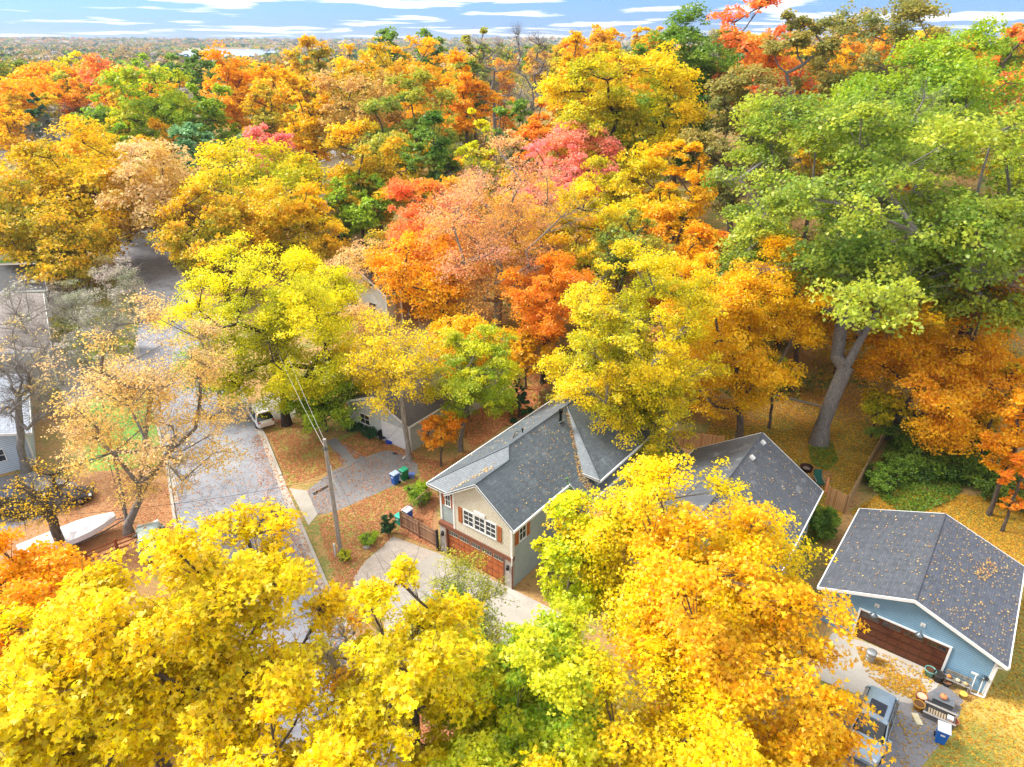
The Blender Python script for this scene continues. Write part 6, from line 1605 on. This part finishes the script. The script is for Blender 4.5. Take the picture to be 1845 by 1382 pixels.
    pot('dark round pot beside the bench', (*G(1688, 1226), .02), .3, .55, '#3C3A38', '#2E2A26')
    pot('grey pot with brown leaves in front of the bench', (*G(1704, 1234), .02), .26, .3, '#4A4644', '#8A5A34')
    pot('straw coloured bundle pot at the downspout end', (*G(1733, 1256), .02), .22, .3, '#C0A048', '#D8B850')
    # bench against the wall with pumpkins
    O3 = (27.38, 27.30)
    def gl(x, y): return (*loc2w(O3, TH - .045, x, y), .02)
    e = thing('bench', 'grey wooden bench against the blue siding with gourds on it', 'bench', gl(-1.35, -.45), TH)
    mw = planks('grey_bench', ['#6E6A62', '#8E8A80', '#A8A294'], .1)
    q = MB(); [q.bx(-.65, .65, -.2 + k * .14, -.08 + k * .14, .43, .47) for k in range(3)]; q.build('seat', mw, e)
    q = MB(); [q.bx(-.65, .65, .24, .27, .58 + k * .14, .69 + k * .14) for k in range(2)]; q.build('backrest', mw, e)
    for x in (-.58, .58):
        for y in (-.15, .2): q = MB(); q.box((x, y, .22), (.07, .07, .43)); q.build('leg', mw, e)
    def pumpkin(lb, loc, r, col):
        q = MB(); n = 24; prof = []
        rings = []
        for j in range(9):
            ph = math.pi * j / 8; rings.append([(loc[0] * 0 + r * math.sin(ph) * (1 - .08 * abs(math.cos(k * math.pi / 6 * 1.5))) * math.cos(2 * math.pi * k / n), r * math.sin(ph) * (1 - .08 * abs(math.cos(k * math.pi / 4))) * math.sin(2 * math.pi * k / n), r * .75 * (1 - math.cos(ph))) for k in range(n)][::-1])
        q.loft(rings, cap=False); e = thing('pumpkin', lb, 'pumpkin', loc); q.build('gourd', plain('pumpkin' + col, col, .5), e)
        q = MB(); q.tube((0, 0, r * 1.45), (.02, .02, r * 1.45 + .08), .025, .015, k=6); q.build('stem', plain('stem', '#6A6A3A', .8), e)
    for k, (x, c, lb) in enumerate(((-1.8, '#E0883C', 'orange gourd on the left end of the grey bench'), (-1.35, '#D8C8A0', 'cream gourd in the middle of the grey bench'), (-.95, '#C8A878', 'tan gourd on the right end of the grey bench'))):
        l_ = gl(x, -.45); pumpkin(lb, (l_[0], l_[1], .49), .13, c)
    q = MB(); q.box((0, 0, .25), (1.15, .75, .46)); 
    e = thing('crate', 'dark slatted storage crate with an orange pumpkin on top', 'crate', (*G(1697, 1268), .02), TH)
    for k in range(6): z = .05 + k * .075; pass
    q = MB(); q.bx(-.5, .5, -.28, .28, .02, .40); q.build('crate_body', siding('crate_grey', '#5E6266', .1, .5), e)
    q = MB(); [q.bx(-.54, .54, -.32 + k * .107, -.23 + k * .107, .40, .43) for k in range(6)]; q.build('crate_lid', plain('crate_slat', '#787C80', .7), e)
    l_ = G(1693, 1262); pumpkin('large orange pumpkin on the dark slatted crate', (*G(1695, 1268)[:2], .45), .2, '#E8905C')
    e = thing('planter_box', 'open grey planter box with logs and garden bits beside the blue bin', 'planter', (*G(1690, 1294), .02), TH)
    q = MB(); q.bx(-.75, .75, -.4, -.36, 0, .38); q.bx(-.75, .75, .36, .4, 0, .38); q.bx(-.75, -.71, -.36, .36, 0, .38); q.bx(.71, .75, -.36, .36, 0, .38); q.bx(-.71, .71, -.36, .36, 0, .12); q.build('box', plain('planter_grey', '#6E6A66', .8), e)
    q = MB(); q.bx(-.8, .8, -.45, -.33, .38, .41); q.bx(-.8, .8, .33, .45, .38, .41); q.build('rim_board', plain('rim_pale', '#A8A29A', .8), e)
    for k in range(7): q = MB(); q.tube((-.5 + k * .13, -.26, .17), (-.5 + k * .13, .26, .19), .05, k=8); q.build('log', plain('log_pale', '#B8A488', .8), e)
    q = MB(); q.box((.52, .05, .28), (.3, .3, .2)); q.build('box_insert', M_WHITE, e)
    # wind spinner and two white posts
    for k, x in enumerate((-.62, -.25)):
        e = thing('garden_stake', 'white garden stake leaning on the blue siding, ' + ('with a square head' if k == 0 else 'carrying a metal wind spinner'), 'stake', gl(x, -.25), TH)
        q = MB(); q.tube((0, -.05, 0), (0, .14, 1.2), .035, k=6); q.build('post', M_WHITE, e)
        q = MB()
        if k == 0: q.box((-.1, .13, 1.24), (.34, .05, .12))
        else:
            for j in range(12): t = j / 12 * 6.283; q.add([(0, .08, 1.25), (.26 * math.cos(t), .04, 1.25 + .26 * math.sin(t)), (.22 * math.cos(t + .3), .1, 1.25 + .22 * math.sin(t + .3))], [(0, 1, 2), (2, 1, 0)])
        q.build('head', M_WHITE if k == 0 else plain('spinner', '#5A5C60', .35, .8), e)
    b = MB(); b.box((0, 0, .04), (.34, .75, .08)); o = b.build('garden_cushion', plain('cushion', '#D8CCA8', .8)); o.location = (*G(1652, 1297), .02); o.rotation_euler = (0, 0, -.1); tag(o, 'small pale mat lying on the asphalt left of the planter box', 'mat')
    # patio: fire pit and green lounge chair
    e = thing('fire_pit', 'rusty round fire pit on the leafy patio', 'fire pit', (*G(1452, 848), .02)); q = MB(); q.lathe([(.3, 0), (.48, .05), (.52, .42), (.56, .42), (.5, .36), (.42, .1), (0, .08)], k=22); q.build('bowl', plain('rust', '#3E2018', .8, var=.4), e)
    q = MB(); q.lathe([(.3, .0), (.0, .03)], (0, 0, .24)); q.build('ash', plain('ash', '#8A8078', .9), e)
    e = thing('lounge_chair', 'green cushioned lounge chair tucked behind the roof corner', 'chair', (*G(1474, 874), .02), TH + .5); mg = plain('green_cushion', '#1F5A4C', .8)
    q = MB(); q.box((0, 0, .42), (.62, 1.0, .12)); q.build('seat', mg, e); q = MB(); q.box((0, .62, .75), (.62, .14, .75), rx=-.45); q.build('backrest', mg, e)
    for x in (-.36, .36): q = MB(); q.bx(x - .03, x + .03, -.5, .55, .58, .64); q.build('armrest', plain('armrest', '#8E8A84', .7), e)
    for x in (-.3, .3):
        for y in (-.42, .42): q = MB(); q.tube((x, y, 0), (x, y, .4), .025); q.build('leg', M_BLK, e)
    b = MB(); b.box((0, 0, .95), (.16, 1.5, .16), rx=.5); o = b.build('timber_plank', plain('red_cedar', '#C07A50', .7)); o.location = (*G(1486, 892), .0); o.rotation_euler = (0, 0, TH + .15); tag(o, 'reddish plank leaning over the short cedar fence', 'plank')

def vehicles():
    # grey SUV: tail towards the garage, nose towards the camera
    x, y = G(1572, 1302, .9)
    d = Vector((-.62, -.78)); car('parked_car', 'blue grey estate car with a dark sunroof parked on the asphalt by the golden ash', 'car', (x, y, .02), math.atan2(d.y, d.x), '#9FB2BE', sunroof=True, L_=4.65)
    x, y = G(22, 905, .8); car('parked_car', 'dark blue pickup sized car at the left edge, behind the yellow leaves', 'car', (x, y, .02), .35, '#1E2C44', L_=5.2, Wd=1.95, Ht=1.8)
    x, y = G(110, 892, .8); car('parked_car', 'black saloon car with shiny windscreen between the peach maple and the left edge car', 'car', (x, y, .02), .4, '#23262C', L_=4.5, Ht=1.45, suv=False)
    x, y = G(270, 968, .8); car('parked_car', 'silver green car roof at the kerb, just right of the many stemmed peach maple', 'car', (x, y, .02), 2.1, '#A8B8B0', L_=4.5, Ht=1.5, suv=False)
    x, y = G(468, 742, .9); car('parked_car', 'white car left of the dark locust trunk', 'car', (x, y, .02), 2.15, '#E8E8EA', L_=4.8, Ht=1.75)
    x, y = G(588, 640, .9); car('parked_car', 'black car half hidden on the drive right of the lemon locust', 'car', (x, y, .02), 1.2, '#1C1C20', L_=4.6, Ht=1.5, suv=False)
    # boat under a white tarpaulin on its trailer
    A, B_ = Vector(G(48, 1020)), Vector(G(212, 950)); d = B_ - A; rz = math.atan2(d.y, d.x); mid = (A + B_) / 2
    e = thing('boat_trailer', 'white tarpaulin covered boat on a trailer behind the split rail fence', 'boat', (mid.x, mid.y, 0), rz)
    h = d.length / 2
    q = MB(); q.loft([[(x, -w_, z1), (x, -w_ * .8, .75), (x, 0, .62), (x, w_ * .8, .75), (x, w_, z1)] for x, w_, z1 in ((-h, .90, 1.05), (-h * .3, 1.0, 1.05), (h * .3, .9, 1.08), (h * .7, .5, 1.12), (h * .97, .06, 1.16))]); q.build('hull', paint('hull', '#7A2230', metal=0), e)
    tp = MB(); rg = []
    for i, x in enumerate(np.linspace(-h - .05, h + .05, 15)):
        u = i / 14; w_ = 1.12 * (1 - max(0, u - .6) ** 1.6 * 3.2); w_ = max(.12, w_); tz = 1.42 + .42 * math.sin(math.pi * min(1, u * 1.15)) + .06 * math.sin(i * 2.1)
        rg.append([(x, -w_, .88), (x, -w_, 1.3), (x, -w_ * .55, (tz + 1.35) / 2 + .03 * math.sin(i * 3.)), (x, 0, tz), (x, w_ * .55, (tz + 1.35) / 2 + .03 * math.cos(i * 2.)), (x, w_, 1.3), (x, w_, .88)])
    tp.loft(rg, smooth=False); tp.build('tarpaulin', plain('tarp_white', '#DEDFE8', .5, var=.06), e)
    q = MB(); [q.tube((-h, s * .8, .55), (h * .5, s * .75, .55), .05, k=6) for s in (-1, 1)]; q.tube((h * .5, -.75, .55), (h + 1.1, 0, .5), .05, k=6); q.tube((h * .5, .75, .55), (h + 1.1, 0, .5), .05, k=6); q.tube((h + .9, 0, 0), (h + .9, 0, .8), .04); q.build('trailer_frame', plain('galvanised', '#7F868A', .35, .8), e)
    for s in (-1, 1):
        for x in (-.5,): w_ = MB(); w_.lathe([(.14, -.09), (.28, -.1), (.31, -.05), (.31, .05), (.28, .1), (.14, .09)], (x, s * 1.12, .31), axis='y'); ty = w_.build('wheel', M_TYRE, e); w_ = MB(); w_.lathe([(.01, s * .07), (.13, s * .08), (.15, s * .05)], (x, s * 1.12, .31), axis='y'); w_.build('rim', M_RIM, ty)

def build_all():
    ground(); road(); ground_sheets()
    main_house(); other_houses(); vehicles(); pole_and_wires(); fences_and_yard()
    all_trees()
    woods()
build_all()
